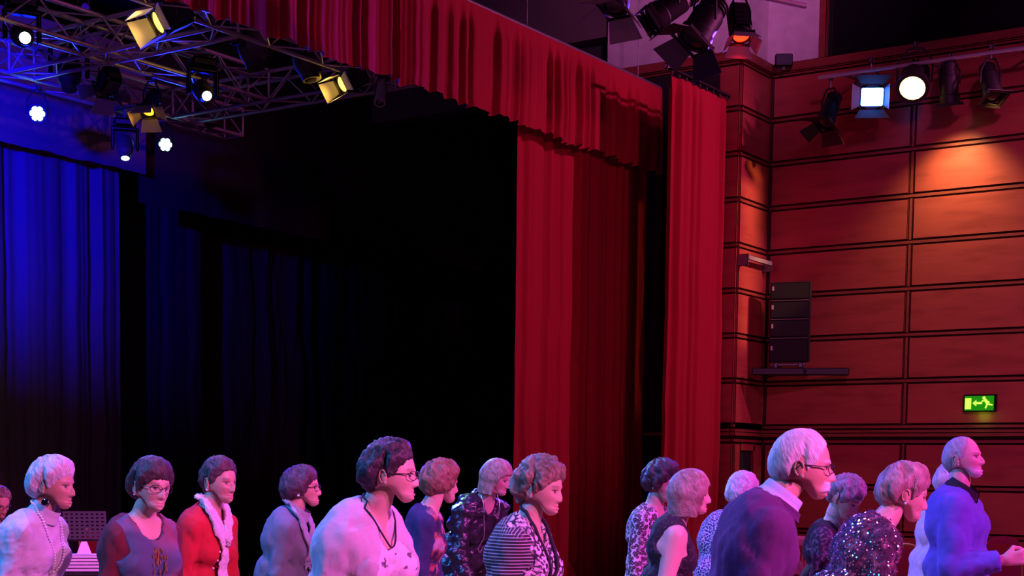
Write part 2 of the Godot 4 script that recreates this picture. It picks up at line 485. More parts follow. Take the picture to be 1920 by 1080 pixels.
func build_room():
	slab("floor", Vector3(-5.2, -0.2, -19), Vector3(24.2, 0, 9.2), M.floor, "dark polished timber floor running through hall and stage", "floor")
	slab("ceiling", Vector3(-5.2, 9.5, -8.0), Vector3(17.8, 9.8, 9.2), M.dark_paint, "dark painted ceiling high above the hall", "ceiling")
	slab("wall_back", Vector3(-5.2, 0, 9.0), Vector3(17.8, 9.5, 9.3), M.hall_paint, "plain wall closing the hall opposite the stage")
	slab("wall_left", Vector3(-5.3, 0, -8.0), Vector3(-5.0, 9.5, 9.0), M.hall_paint, "plain side wall of the hall across from the wood panelling")
	slab("wall_stage_back", Vector3(-5.2, 0, -19.2), Vector3(24.2, 10.5, -18.9), M.void_paint, "black wall behind the stage drapes")
	slab("wall_stage_left", Vector3(-5.4, 0, -19.0), Vector3(-5.1, 10.5, -8.0), M.void_paint, "black stage wall at the far wing")
	slab("wall_stage_right", Vector3(24.0, 0, -19.0), Vector3(24.3, 10.5, -10.2), M.void_paint, "black stage wall beyond the near wing")
	slab("ceiling_stage", Vector3(-5.4, 10.5, -19.2), Vector3(24.3, 10.8, -8.0), M.void_paint, "black roof of the stage house", "ceiling")
	# wood wall: dark backing with proud panels and slats
	var wall := slab("wall_right", Vector3(WX + 0.02, 0, PZ - 0.05), Vector3(WX + 0.3, 6.62, 9.0), M.wood_dark, "cherry wood panelled side wall with double shadow lines")
	var seams := [PZ + 0.02, SEAM, SEAM + 1.84, SEAM + 3.68, SEAM + 5.52, SEAM + 7.36, SEAM + 9.2, SEAM + 11.04, SEAM + 12.88, 9.0]
	var g := 0.012    # dark gap
	var sl := 0.022   # half of the slat
	for r in courses.size() - 1:
		var lo: float = courses[r]
		var hi: float = courses[r + 1]
		if r == 3: continue
		for k in seams.size() - 1:
			var z0: float = seams[k] + sl + g
			var z1: float = seams[k + 1] - sl - g
			if k == 0: z0 = seams[k] + 0.03
			panel(wall, Vector3(WX + 0.005, (lo + hi) / 2, (z0 + z1) / 2), Vector3(0.03, hi - lo - 2 * (sl + g), z1 - z0), r * 2 + k)
	for r in courses.size():
		if r == 3 or r == 4: continue
		panel(wall, Vector3(WX + 0.007, courses[r], (seams[0] + 9.0) / 2), Vector3(0.026, 2 * sl, 9.0 - seams[0]), 0, "slat")
	for k in range(1, seams.size() - 1):
		for r in courses.size() - 1:
			if r == 3: continue
			panel(wall, Vector3(WX + 0.008, (courses[r] + courses[r + 1]) / 2, seams[k]), Vector3(0.024, courses[r + 1] - courses[r] - 2 * sl - 0.002, 2 * sl), 0, "slat")
	panel(wall, Vector3(WX + 0.0, 0.17, (seams[0] + 9.0) / 2), Vector3(0.05, 0.34, 9.0 - seams[0]), 0, "skirting")
	# dado moulding between 2.008 and 2.185
	for q in [[2.185, 0.044, 0.026], [2.13, 0.042, 0.05], [2.085, 0.05, 0.066], [2.008, 0.044, 0.03]]:
		panel(wall, Vector3(WX + 0.02 - q[2] / 2, q[0], (PZ + 9.0) / 2 + 0.01), Vector3(q[2], q[1], 9.0 - PZ - 0.02), 0, "moulding")
	# cornice
	panel(wall, Vector3(WX - 0.01, 6.565, (PZ + 9.0) / 2 + 0.01), Vector3(0.07, 0.11, 9.0 - PZ - 0.02), 0, "cornice")
	panel(wall, Vector3(WX + 0.0, 6.51, (PZ + 9.0) / 2 + 0.01), Vector3(0.05, 0.03, 9.0 - PZ - 0.02), 0, "cornice")
	# pier beside the stage: front face (z = PZ) and side face (x = PX)
	var pier := slab("wall_pier", Vector3(PX + 0.02, 0, PZ - 2.2), Vector3(WX + 0.3, 6.55, PZ - 0.02), M.wood_dark, "wood clad pier between the stage curtains and the panelled wall")
	for r in courses.size() - 1:
		var lo: float = courses[r]
		var hi: float = courses[r + 1]
		if r == 3: continue
		if r < 3: continue
		panel(pier, Vector3((PX + WX) / 2 + 0.005, (lo + hi) / 2, PZ - 0.005), Vector3(WX - PX - 0.03, hi - lo - 2 * (sl + g), 0.03), r)
		panel(pier, Vector3(PX + 0.005, (lo + hi) / 2, PZ - 1.1), Vector3(0.03, hi - lo - 2 * (sl + g), 2.16), r + 1)
	for r in courses.size():
		if r < 4: continue
		panel(pier, Vector3((PX + WX) / 2 + 0.005, courses[r], PZ - 0.007), Vector3(WX - PX - 0.03, 2 * sl, 0.026), 0, "slat")
		panel(pier, Vector3(PX + 0.007, courses[r], PZ - 1.1), Vector3(0.026, 2 * sl, 2.16), 0, "slat")
	for q in [[2.185, 0.044, 0.026], [2.13, 0.042, 0.05], [2.085, 0.05, 0.066], [2.008, 0.044, 0.03]]:
		panel(pier, Vector3((PX + WX) / 2 - q[2] / 2, q[0], PZ - 0.02 + q[2] / 2), Vector3(WX - PX + q[2] - 0.03, q[1], q[2]), 0, "moulding")
		panel(pier, Vector3(PX + 0.02 - q[2] / 2, q[0], PZ - 1.1), Vector3(q[2], q[1], 2.14), 0, "moulding")
	for q in [[6.565, 0.11, 0.07], [6.51, 0.03, 0.05]]:
		panel(pier, Vector3((PX + WX) / 2 - q[2] / 2, q[0], PZ - 0.02 + q[2] / 2), Vector3(WX - PX + q[2] - 0.03, q[1], q[2]), 0, "cornice")
		panel(pier, Vector3(PX + 0.02 - q[2] / 2, q[0], PZ - 1.1), Vector3(q[2], q[1], 2.14), 0, "cornice")
	# lower front of the pier: frame around a dark grille
	panel(pier, Vector3(PX + 0.1, 1.0, PZ - 0.005), Vector3(0.15, 1.94, 0.03), 0)
	panel(pier, Vector3(WX - 0.14, 1.0, PZ - 0.005), Vector3(0.25, 1.94, 0.03), 1)
	panel(pier, Vector3(PX + 0.4, 1.93, PZ - 0.005), Vector3(0.42, 0.09, 0.03), 2)
	panel(pier, Vector3(PX + 0.4, 0.15, PZ - 0.005), Vector3(0.42, 0.26, 0.03), 2)
	var gr := MB.new(); gr.box(Vector3(PX + 0.4, 1.08, PZ - 0.018), Vector3(0.42, 1.58, 0.012))
	part("grille", gr, M.black_velvet, pier, "dark recessed grille cloth")
	panel(pier, Vector3(PX + 0.005, 1.0, PZ - 1.1), Vector3(0.03, 1.94, 2.16), 2)
	# plaster above
	slab("wall_upper", Vector3(PX + 0.12, 6.55, -9.93), Vector3(WX + 0.3, 10.5, PZ - 0.1), M.plaster, "pale plaster block above the wood pier")
	var up := slab("wall_upper_side", Vector3(WX + 0.1, 6.62, PZ - 0.1), Vector3(WX + 0.4, 9.8, -7.42), M.plaster, "pale plaster strip beside the dark control window")
	slab("wall_gallery", Vector3(WX + 0.1, 9.2, -7.42), Vector3(WX + 0.4, 9.8, 9.2), M.plaster, "plaster band above the dark window")
	var win := slab("window_1", Vector3(WX + 0.22, 6.62, -7.42), Vector3(WX + 0.3, 9.2, 9.2), M.void_paint, "long dark window above the wood wall", "window")
	panel(win, Vector3(WX + 0.14, 7.9, -7.38), Vector3(0.1, 2.5, 0.09), 0, "jamb")
	var pane := MB.new(); pane.box(Vector3(WX + 0.2, 7.9, 0.9), Vector3(0.012, 2.5, 16.4))
	part("pane", pane, mat(lin(0.012, 0.011, 0.016), 0.12), win)
	# dark void above the valance, behind the plaster block
	slab("wall_fly", Vector3(PX + 0.4, 6.55, -14.0), Vector3(PX + 0.7, 10.5, -9.93), M.dark_paint, "dark side wall of the fly space above the curtains")
	slab("wall_wing", Vector3(PX + 0.02, 0, -10.3), Vector3(24.2, 6.55, -10.2), M.void_paint, "black wall shutting the wing behind the red leg")
	slab("trim_1", Vector3(PX + 0.2, 7.12, -14.0), Vector3(PX + 0.4, 8.6, -9.95), M.hall_paint, "dark beam along the fly space wall", "beam")

func build_curtains():
	noise.seed = 7; noise.frequency = 0.05
	solo("stage_valance", drape(4.0, 16.45, 5.25, 6.27, -9.0, 0.065, 0.3, 1.0, {"head": 0.1, "top_amp": 0.08, "hem": 0.03, "nv": 16, "drift": 0.08}), M.red_velvet, "long gathered red velvet valance across the top of the stage", "curtain")
	solo("stage_curtain", drape(13.62, 16.5, 0.02, 6.0, -9.24, 0.085, 0.36, 2.0, {"nv": 30, "top_amp": 0.8, "drift": 0.02}), M.red_velvet, "tall red velvet leg drawn to the side under the valance", "curtain")
	solo("stage_curtain", drape(15.1, 16.5, 0.02, 6.04, -8.16, 0.075, 0.34, 3.4, {"nv": 30, "top_amp": 0.5, "drift": 0.02, "head": 0.05}), M.red_velvet, "narrow red velvet curtain on its own rail in front of the wood pier", "curtain")
	var rail := thing("curtain_rail", "short dark rail carrying the narrow red curtain", "rail", Vector3(15.0, 6.09, -8.14))
	var mb := MB.new(); mb.box(Vector3(0.76, 0, 0), Vector3(1.56, 0.035, 0.05), Basis(), 0.006)
	part("track", mb, M.black_metal, rail)
	for k in 9:
		var rn := MB.new(); rn.box(Vector3(0.1 + k * 0.17, -0.035, 0), Vector3(0.02, 0.05, 0.02), Basis(), 0.004)
		part("runner", rn, M.dull_metal, rail)
	var en := MB.new(); en.box(Vector3(-0.03, 0.0, 0), Vector3(0.05, 0.06, 0.06), Basis(), 0.01)
	part("end_stop", en, M.pipe, rail)
	# bar the valance hangs from, with its wires
	var bar := thing("curtain_bar", "steel bar and wires from which the red valance hangs", "bar", Vector3(4, 6.3, -9.06))
	var bm := MB.new(); bm.tube([Vector3.ZERO, Vector3(12.5, 0, 0)], 0.024, 8); part("bar", bm, M.dull_metal, bar)
	for k in 5:
		var wx := 9.55 - 2.4 * (k - 1)
		var wm := MB.new(); wm.tube([Vector3(wx, 0, 0), Vector3(wx, 4.2, 0)], 0.006, 6); part("wire", wm, M.dull_metal, bar)
	solo("added_shade_drape", drape_z(-9.6, -8.26, 0.02, 6.45, PX - 0.03, 0.01, 0.3), M.black_velvet, "added black cloth standing for the shade on the pier between the two red curtains", "curtain")  # black sheet added where the pier side only lies in shade
	# blue lit curtain and its flat pelmet at the back
	solo("stage_curtain", drape(6.0, 14.12, 0.02, 5.8, -16.1, 0.11, 0.6, 5.2, {"nv": 24, "top_amp": 0.75, "drift": 0.02}), M.grey_velvet, "pleated pale curtain washed in blue light at the back of the stage", "curtain")
	solo("stage_pelmet", drape(6.0, 14.3, 5.56, 7.2, -15.75, 0.008, 1.4, 6.0, {"nv": 6, "hem": 0.02}), M.grey_velvet, "flat pelmet washed in blue light above the pleated curtain", "curtain")
	solo("stage_curtain", drape(13.9, 16.3, 0.02, 5.5, -16.75, 0.05, 0.5, 7.0, {"nv": 22}), M.black_velvet, "curtain hanging next to the blue lit one, coloured black for its dimness", "curtain")  # black cloth colour stands in for the weaker light on this curtain
	solo("stage_curtain", drape(15.6, 23.9, 0.02, 9.0, -17.3, 0.12, 0.6, 8.0, {"nv": 16}), M.black_velvet, "black drape filling the back of the stage", "curtain")
	solo("stage_pelmet", drape(14.3, 23.9, 5.2, 10.0, -15.9, 0.02, 1.2, 9.0, {"nv": 6}), M.black_velvet, "black border above the dark middle of the stage", "curtain")

func build_trusses():
	rod_mesh = CylinderMesh.new(); rod_mesh.top_radius = 1.0; rod_mesh.bottom_radius = 1.0; rod_mesh.height = 1.0; rod_mesh.radial_segments = 8; rod_mesh.rings = 0
	truss("upstage box truss carrying the blue lamps", Vector3(5.5, 6.0, -14.55), Vector3(14.75, 6.0, -14.55))
	truss("middle box truss parallel to the curtains", Vector3(5.5, 6.0, -12.9), Vector3(13.5, 6.0, -12.9))
	truss("downstage box truss just behind the red valance", Vector3(5.5, 6.0, -10.95), Vector3(13.9, 6.0, -10.95))
	truss("short cross truss at the end of the grid above the dark stage", Vector3(13.7, 6.0, -14.4), Vector3(13.7, 6.0, -11.15))
	truss("cross truss joining the middle and downstage trusses", Vector3(11.2, 6.0, -14.35), Vector3(11.2, 6.0, -11.15))
	truss("outer cross truss beyond the pendant lamp", Vector3(8.7, 6.0, -14.35), Vector3(8.7, 6.0, -11.15))

func build_lamps():
	var to_hall := func(at: Vector3, tgt: Vector3) -> Vector3: return (tgt - at).normalized()
	var p: Vector3
	var W := Color(0.75, 0.98, 1.0)
	# moving heads with white lenses
	p = on_z(47, 71, -12.7)
	moving_head("black moving head with a round white beam beside the middle truss", p, to_hall.call(p, Vector3(3.5, 1.0, -1.0)), 0.062, {"glow": W, "glow_e": 14.0, "light": Color(0.6, 0.9, 1.0), "energy": 26.0, "angle": 9.0})
	p = on_z(388, 180, -12.5)
	moving_head("black moving head with a tilted white lens under the truss corner", p, to_hall.call(p, Vector3(8.2, 0.6, -4.6)), 0.06, {"glow": W, "glow_e": 14.0, "light": Color(0.6, 0.95, 0.9), "energy": 44.0, "angle": 9.0})
	p = on_z(235, 297, -14.4)
	moving_head("small moving head lit blue with a thin white lens", p, Vector3(-0.25, -0.9, 0.3), 0.055, {"glow": W, "glow_e": 10.0, "mat": mat(lin(0.1, 0.1, 0.105), 0.5)})
	p = on_z(130, 168, -13.9)
	moving_head("unlit black moving head hanging below the upstage truss", p, Vector3(-0.2, -0.95, 0.25), 0.075, {})
	p = on_z(398, 236, -14.3)
	moving_head("unlit black moving head by the open end of the upstage truss", p, Vector3(0.1, -0.95, 0.3), 0.07, {})
	p = on_z(480, 128, -11.6)
	moving_head("unlit black moving head in the shade behind the valance", p, Vector3(0.0, -0.95, 0.2), 0.09, {})
	p = on_z(585, 150, -11.3)
	moving_head("unlit black moving head next to the gold flapped lamp", p, Vector3(0.1, -0.95, 0.2), 0.09, {})
	# LED pars
	p = on_z(70, 213, -14.6)
	can("led_lamp", "blue cluster lamp with seven bright diodes at the far end of the truss", p, to_hall.call(p, Vector3(2.0, 1.2, -2.0)), 0.1, 0.16, {"leds": true, "glow": Color(0.55, 0.85, 1.0), "glow_e": 16.0, "light": Color(0.03, 0.12, 1.0), "energy": 60.0, "angle": 32.0, "hook_y": 6.0})
	p = on_z(310, 271, -14.6)
	can("led_lamp", "blue cluster lamp with seven bright diodes near the small moving head", p, to_hall.call(p, Vector3(4.0, 1.2, -2.0)), 0.095, 0.16, {"leds": true, "glow": Color(0.55, 0.85, 1.0), "glow_e": 16.0, "light": Color(0.03, 0.10, 1.0), "energy": 60.0, "angle": 30.0, "hook_y": 6.0})
	# warm fresnels on the truss
	p = on_z(277, 207, -13.1)
	can("spot_lamp", "dark fresnel with an amber glow above its open flap", p, Vector3(-0.62, -0.75, 0.25), 0.085, 0.34, {"barn": 0.15, "flaps": [88, 20, 30, 60], "flap_mat": M.worn_flap, "glow": Color(1.0, 0.7, 0.15), "glow_e": 3.0, "light": Color(1.0, 0.66, 0.25), "energy": 5.0, "angle": 60.0, "hook_y": 6.0, "size": 0.05})
	p = on_z(297, 42, -11.2)
	can("spot_lamp", "fresnel with a gold lit flap below the valance's far end", p, Vector3(-0.78, -0.5, -0.38), 0.12, 0.36, {"boxy": true, "barn": 0.2, "flaps": [82, 5, 86, 66], "flap_mat": M.bare_flap, "glow": Color(1.0, 0.8, 0.3), "glow_e": 4.0, "light": lin(1.0, 0.52, 0.08), "energy": 1.3, "angle": 65.0, "size": 0.06})
	p = on_z(642, 158, -11.2)
	can("spot_lamp", "fresnel with a gold lit flap at the near end of the truss", p, Vector3(-0.78, -0.5, -0.38), 0.1, 0.32, {"boxy": true, "barn": 0.17, "flaps": [82, 5, 86, 66], "flap_mat": M.bare_flap, "glow": Color(1.0, 0.8, 0.3), "glow_e": 4.0, "light": lin(1.0, 0.52, 0.08), "energy": 1.3, "angle": 65.0, "size": 0.06})
	p = on_z(712, 192, -10.7)
	can("spot_lamp", "slim profile lamp tinted violet at the tip of the grid", p, Vector3(-0.5, -0.8, 0.3), 0.055, 0.36, {"mat": mat(lin(0.18, 0.18, 0.19), 0.5)})
	p = on_z(195, 168, -13.6)
	can("spot_lamp", "flat lamp with a blue edged flap under the middle truss", p, Vector3(0.2, -0.5, -0.8), 0.1, 0.3, {"boxy": true, "barn": 0.18, "flaps": [40, 30, 50, 30], "flap_mat": M.grey_flap})
	p = on_z(160, 14, -13.4)
	can("spot_lamp", "small violet lamp above the middle truss", p, Vector3(-0.4, -0.3, 0.8), 0.05, 0.2, {"glow": Color(0.25, 0.05, 0.9), "glow_e": 0.35})
	# bar of lamps out over the hall, beside the plaster block
	var bar := thing("lamp_bar", "steel pipe over the hall carrying the barn door lamps", "pipe", Vector3.ZERO)
	var b0 := at_depth(1180, -60, 13.0); var b1 := at_depth(1420, -8, 13.6)
	var bm := MB.new(); bm.tube([b0 + (b0 - b1) * 1.5, b1 + (b1 - b0) * 0.4], 0.025, 10); part("pipe", bm, M.pipe, bar)
	for q in [b0 + (b0 - b1) * 1.2, b1]:
		var wm := MB.new(); wm.tube([q, Vector3(q.x, 9.45, q.z)], 0.008, 6); part("wire", wm, M.dull_metal, bar)
	p = at_depth(1152, 14, 13.0)
	can("spot_lamp", "barn door lamp against the edge of the plaster block", p, cam_basis * Vector3(-0.25, -0.95, 0.25), 0.11, 0.4, {"barn": 0.2, "flaps": [35, 45, 35, 50], "flap_mat": M.grey_flap})
	p = at_depth(1228, 34, 12.85)
	can("spot_lamp", "tilted tube lamp pointing down and away in front of the plaster", p, cam_basis * Vector3(-0.78, -0.6, 0.15), 0.11, 0.46, {"barn": 0.05, "flaps": [80, 80, 80, 80]})
	p = at_depth(1300, 74, 13.2)
	can("spot_lamp", "large tilted barn door lamp with a blue lit edge", p, cam_basis * Vector3(-0.5, -0.83, 0.2), 0.14, 0.46, {"barn": 0.21, "flaps": [40, 35, 40, 35]})
	p = at_depth(1390, 68, 13.4)
	can("spot_lamp", "barn door lamp glowing red over the pier", p, cam_basis * Vector3(0.05, -0.93, 0.36), 0.085, 0.34, {"boxy": true, "barn": 0.11, "flaps": [60, 55, 60, 50], "flap_mat": M.grey_flap, "glow": Color(1.0, 0.12, 0.04), "glow_e": 9.0, "light": Color(1.0, 0.1, 0.05), "energy": 1.5, "angle": 70.0, "size": 0.05})
	# pipe along the wood wall with its lamps
	var wb := thing("lamp_bar", "pale pipe on brackets along the wood wall carrying lamps", "pipe", Vector3.ZERO)
	var c0 := on_x(1535, 146, 16.85); var c1 := on_x(1925, 88, 16.85)
	c1.y = c0.y
	var cm := MB.new(); cm.tube([c0, c1 + (c1 - c0) * 1.0], 0.024, 10); part("pipe", cm, M.pipe, wb)
	for k in 4:
		var q := c0.lerp(c1, 0.12 + 0.42 * k)
		var br := MB.new(); br.tube([q, Vector3(WX - 0.03, q.y + 0.05, q.z)], 0.016, 8); br.box(Vector3(WX - 0.025, q.y + 0.05, q.z), Vector3(0.02, 0.12, 0.09), Basis(), 0.004)
		part("bracket", br, M.dull_metal, wb)
	var hang_y := c0.y
	p = on_x(1547, 232, 16.8)
	can("spot_lamp", "unlit barn door lamp at the start of the wall pipe", p, cam_basis * Vector3(-0.35, -0.9, 0.25), 0.1, 0.42, {"barn": 0.18, "flaps": [30, 40, 30, 40], "flap_mat": M.black_metal, "hook_y": hang_y})
	p = on_x(1635, 182, 16.75)
	can("spot_lamp", "barn door lamp glaring blue white on the wall pipe", p, cam_basis * Vector3(-0.10, -0.26, 0.96), 0.13, 0.36, {"boxy": true, "barn": 0.12, "flaps": [35, 70, 35, 30], "flap_mat": M.black_metal, "square": true, "glow": Color(0.25, 0.5, 1.0), "glow_e": 24.0, "light": lin(0.12, 0.03, 1.0), "energy": 80.0, "angle": 60.0, "size": 0.1})
	p = on_x(1711, 165, 16.75)
	can("spot_lamp", "round lamp glaring warm white on the wall pipe", p, cam_basis * Vector3(-0.3, -0.7, 0.64), 0.165, 0.4, {"glow": Color(1.0, 0.86, 0.5), "glow_e": 5.0, "light": lin(1.0, 0.5, 0.2), "energy": 0.8, "angle": 55.0, "hook_y": hang_y, "size": 0.1})
	p = on_x(1781, 192, 16.93)
	can("spot_lamp", "can lamp beside the warm glaring lamp shining down on the wood", p, Vector3(0.22, -0.975, 0.0), 0.1, 0.44, {"barn": 0.03, "flaps": [10, 10, 10, 10], "glow": Color(1.0, 0.8, 0.5), "glow_e": 2.0, "light": lin(1.0, 0.74, 0.26), "energy": 4.2, "angle": 54.0, "soft": 1.0, "hook_y": hang_y})
	p = on_x(1863, 180, 16.8)
	can("spot_lamp", "unlit black can lamp hanging near the exit sign's end of the pipe", p, cam_basis * Vector3(0.08, -0.93, 0.35), 0.1, 0.42, {"barn": 0.04, "flaps": [10, 10, 10, 10]})
	p = Vector3(16.95, hang_y - 0.35, -4.0)
	can("spot_lamp", "warm lamp farther along the wall pipe aimed at the pier", p, (Vector3(16.84, 4.35, -8.0) - p).normalized(), 0.1, 0.42, {"glow": Color(1.0, 0.8, 0.5), "glow_e": 3.0, "light": lin(1.0, 0.5, 0.12), "energy": 22.0, "angle": 15.0, "soft": 0.35, "size": 0.03, "hook_y": hang_y, "barn": 0.45, "flaps": [75, 101, 75, 100]})
	# flood by the cornice
	p = on_x(1470, 112, 17.2)
	var fl := thing("flood_lamp", "small square black floodlight on the cornice", "floodlight", p, aim(-cam_basis.x * 0.1 + cam_basis.z))
	var fb := MB.new(); fb.box(Vector3(0, 0, 0.04), Vector3(0.21, 0.15, 0.1), Basis(), 0.012); part("housing", fb, M.black_metal, fl)
	var fg := MB.new(); fg.box(Vector3(0, 0, -0.014), Vector3(0.17, 0.11, 0.006)); part("glass", fg, mat(lin(0.06, 0.07, 0.09), 0.15), fl)
	var fs := MB.new(); fs.box(Vector3(0, -0.09, 0.04), Vector3(0.04, 0.05, 0.04)); part("bracket", fs, M.black_metal, fl)
	# exit sign
	p = (on_x(1837, 756, WX - 0.06))
	var es := thing("exit_sign", "green lit running man exit sign on the wood wall", "exit sign", p)
	var eb := MB.new(); eb.box(Vector3(0.02, 0, 0), Vector3(0.08, 0.2, 0.37), Basis(), 0.008); part("case", eb, M.black_metal, es)
	var ep := MB.new(); ep.box(Vector3(-0.022, 0.0, 0), Vector3(0.008, 0.165, 0.335)); var epn := part("panel", ep, glow(Color(0.10, 0.62, 0.03), 0.75), es)
	var white := glow(Color(0.75, 1.0, 0.3), 1.5)
	var sg := MB.new()
	sg.box(Vector3(-0.029, -0.005, -0.125), Vector3(0.005, 0.125, 0.07))
	part("door_symbol", sg, white, epn)
	var ar := MB.new()
	ar.poly([Vector3(-0.03, 0.0, -0.075), Vector3(-0.03, 0.038, -0.03), Vector3(-0.03, -0.038, -0.03)])
	ar.box(Vector3(-0.029, 0, 0.0), Vector3(0.005, 0.026, 0.07))
	part("arrow_symbol", ar, white, epn)
	var rm := MB.new()
	rm.ball(Vector3(-0.028, 0.058, 0.055), Vector3(0.004, 0.019, 0.019), Basis(), 12, 8)
	for s in [[0.04, 0.068, -0.01, 0.1, 0.036], [0.03, 0.06, 0.02, 0.03, 0.016], [0.035, 0.075, 0.005, 0.12, 0.016], [-0.01, 0.09, -0.02, 0.14, 0.02], [-0.01, 0.095, -0.06, 0.075, 0.02], [-0.02, 0.14, -0.025, 0.155, 0.018]]:
		rm.tube([Vector3(-0.028, s[0], s[1]), Vector3(-0.028, s[2], s[3])], s[4] * 0.5, 6)
	part("figure_symbol", rm, white, epn)
	var el := OmniLight3D.new(); el.name = "glow"; el.light_color = Color(0.55, 0.9, 0.1); el.light_energy = 0.02; el.omni_range = 30.0; el.shadow_enabled = true; el.light_size = 0.08
	es.add_child(el); el.position = Vector3(-0.05, -0.14, 0.02)
	# line array
	build_speaker()
	# small bracket bar in the corner
	var hb := thing("wall_handle", "short pale bar on two brackets in the wall corner", "rail", Vector3.ZERO)
	var h0 := on_z(1402, 482, PZ + 0.12); var h1 := on_z(1446, 490, PZ + 0.12)
	h1.x = minf(h1.x, WX - 0.05); h1.y = h0.y
	var hm := MB.new(); hm.box((h0 + h1) / 2, Vector3(h1.x - h0.x, 0.06, 0.03), Basis(), 0.006); part("bar", hm, M.pipe, hb)
	for q in [h0, h1]:
		var bb := MB.new(); bb.box(Vector3(q.x, q.y - 0.03, PZ + 0.06), Vector3(0.035, 0.14, 0.14), Basis(), 0.006); part("bracket", bb, M.dull_metal, hb)

func build_speaker():
	var base := on_x(1478, 690, 16.95)
	var face := (cam_basis.z * 1.0 + cam_basis.x * -0.35); face.y = 0; face = face.normalized()
	var yaw := atan2(face.x, face.z)
	var ba := Basis(Vector3.UP, yaw)
	var t := thing("loudspeaker", "stack of four black line array loudspeakers on the wall bracket", "loudspeaker", base, ba)
	var y := 0.06
	var tilt := [0.10, 0.03, 0.0, -0.02]
	var hs := [0.30, 0.225, 0.225, 0.225]
	for k in 4:
		var h: float = hs[k]
		var b := MB.new()
		var q := Basis(Vector3.RIGHT, tilt[k])
		var w := 0.24
		var zf := 0.0
		var ce := Vector3(0, y + h / 2, zf)
		# trapezoid cabinet: wide front, narrow back
		var d := 0.30
		var hh := h / 2 - 0.008
		var pts := []
		for sy in [-1.0, 1.0]:
			for s in [[-w, 0.0], [w, 0.0], [w, -0.10], [w * 0.55, -d], [-w * 0.55, -d], [-w, -0.10]]:
				pts.append(ce + q * Vector3(s[0], sy * hh, s[1]))
		b.poly([pts[6], pts[7], pts[8], pts[9], pts[10], pts[11]]); b.poly([pts[5], pts[4], pts[3], pts[2], pts[1], pts[0]])
		for s in 6: b.poly([pts[s], pts[(s + 1) % 6], pts[6 + (s + 1) % 6], pts[6 + s]])
		var cab := part("cabinet", b, M.black_plastic, t)
		var gr := MB.new(); gr.box(ce + q * Vector3(0, 0, 0.006), Vector3(w * 2 - 0.02, hh * 2 - 0.02, 0.012), q, 0.004)
		part("grille", gr, mat(lin(0.008, 0.008, 0.01), 0.9), cab)
		var ba2 := MB.new(); ba2.box(ce + q * Vector3(-w + 0.035, 0.03, 0.014), Vector3(0.024, 0.05, 0.004), q)
		part("badge", ba2, mat(lin(0.5, 0.47, 0.45), 0.5), cab)
		if k < 3:
			var lip := MB.new(); lip.box(ce + q * Vector3(0, hh + 0.006, 0.0), Vector3(w * 2 - 0.02, 0.014, 0.02), q, 0.003)
			part("edge_strip", lip, mat(lin(0.2, 0.16, 0.15), 0.5), t)
		y += h
	var fr := MB.new()
	for s in [-1.0, 1.0]: fr.box(Vector3(s * 0.15, 0.03, -0.12), Vector3(0.05, 0.06, 0.3), Basis(), 0.006)
	fr.box(Vector3(0, 0.04, 0.01), Vector3(0.42, 0.03, 0.02), Basis(), 0.004)
	part("cradle", fr, M.dull_metal, t)
	var sh := thing("speaker_bracket", "black beam bracket in the corner under the loudspeaker stack", "bracket", Vector3.ZERO)
	var b0 := base + Vector3(-0.28, -0.03, -0.12)
	var s0 := on_x(1410, 692, 16.75); var s1 := on_x(1592, 694, 17.25)
	var bm := MB.new()
	var dir := (s1 - s0); dir.y = 0
	bm.box(Vector3((s0.x + s1.x) / 2, base.y - 0.045, (s0.z + s1.z) / 2), Vector3(dir.length(), 0.085, 0.1), Basis(Vector3.UP, -atan2(dir.z, dir.x)), 0.008)
	part("beam", bm, M.black_metal, sh)
	var pm := MB.new()
	pm.box(base + Vector3(0, -0.045, 0) - face * 0.12, Vector3(0.44, 0.07, 0.3), ba, 0.01); part("plate", pm, M.black_metal, sh)
	var am := MB.new()
	am.tube([base + Vector3(-0.1, -0.05, -0.1) - face * 0.1, Vector3(WX - 0.0, base.y - 0.05, base.z - 0.5)], 0.04, 8); part("arm", am, M.black_metal, sh)

# lamps that hang in the hall outside the picture and throw the coloured wash; some are added fill
func wash(label: String, at: Vector3, tgt: Vector3, c: Color, e: float, ang: float, soft := 0.5, size := 0.12):
	can("wash_lamp", label, at, (tgt - at).normalized(), 0.14, 0.36, {"boxy": true, "glow": c, "glow_e": 3.0, "light": c, "energy": e, "angle": ang, "size": size, "soft": soft, "group": "wash lamps hung over the hall"})

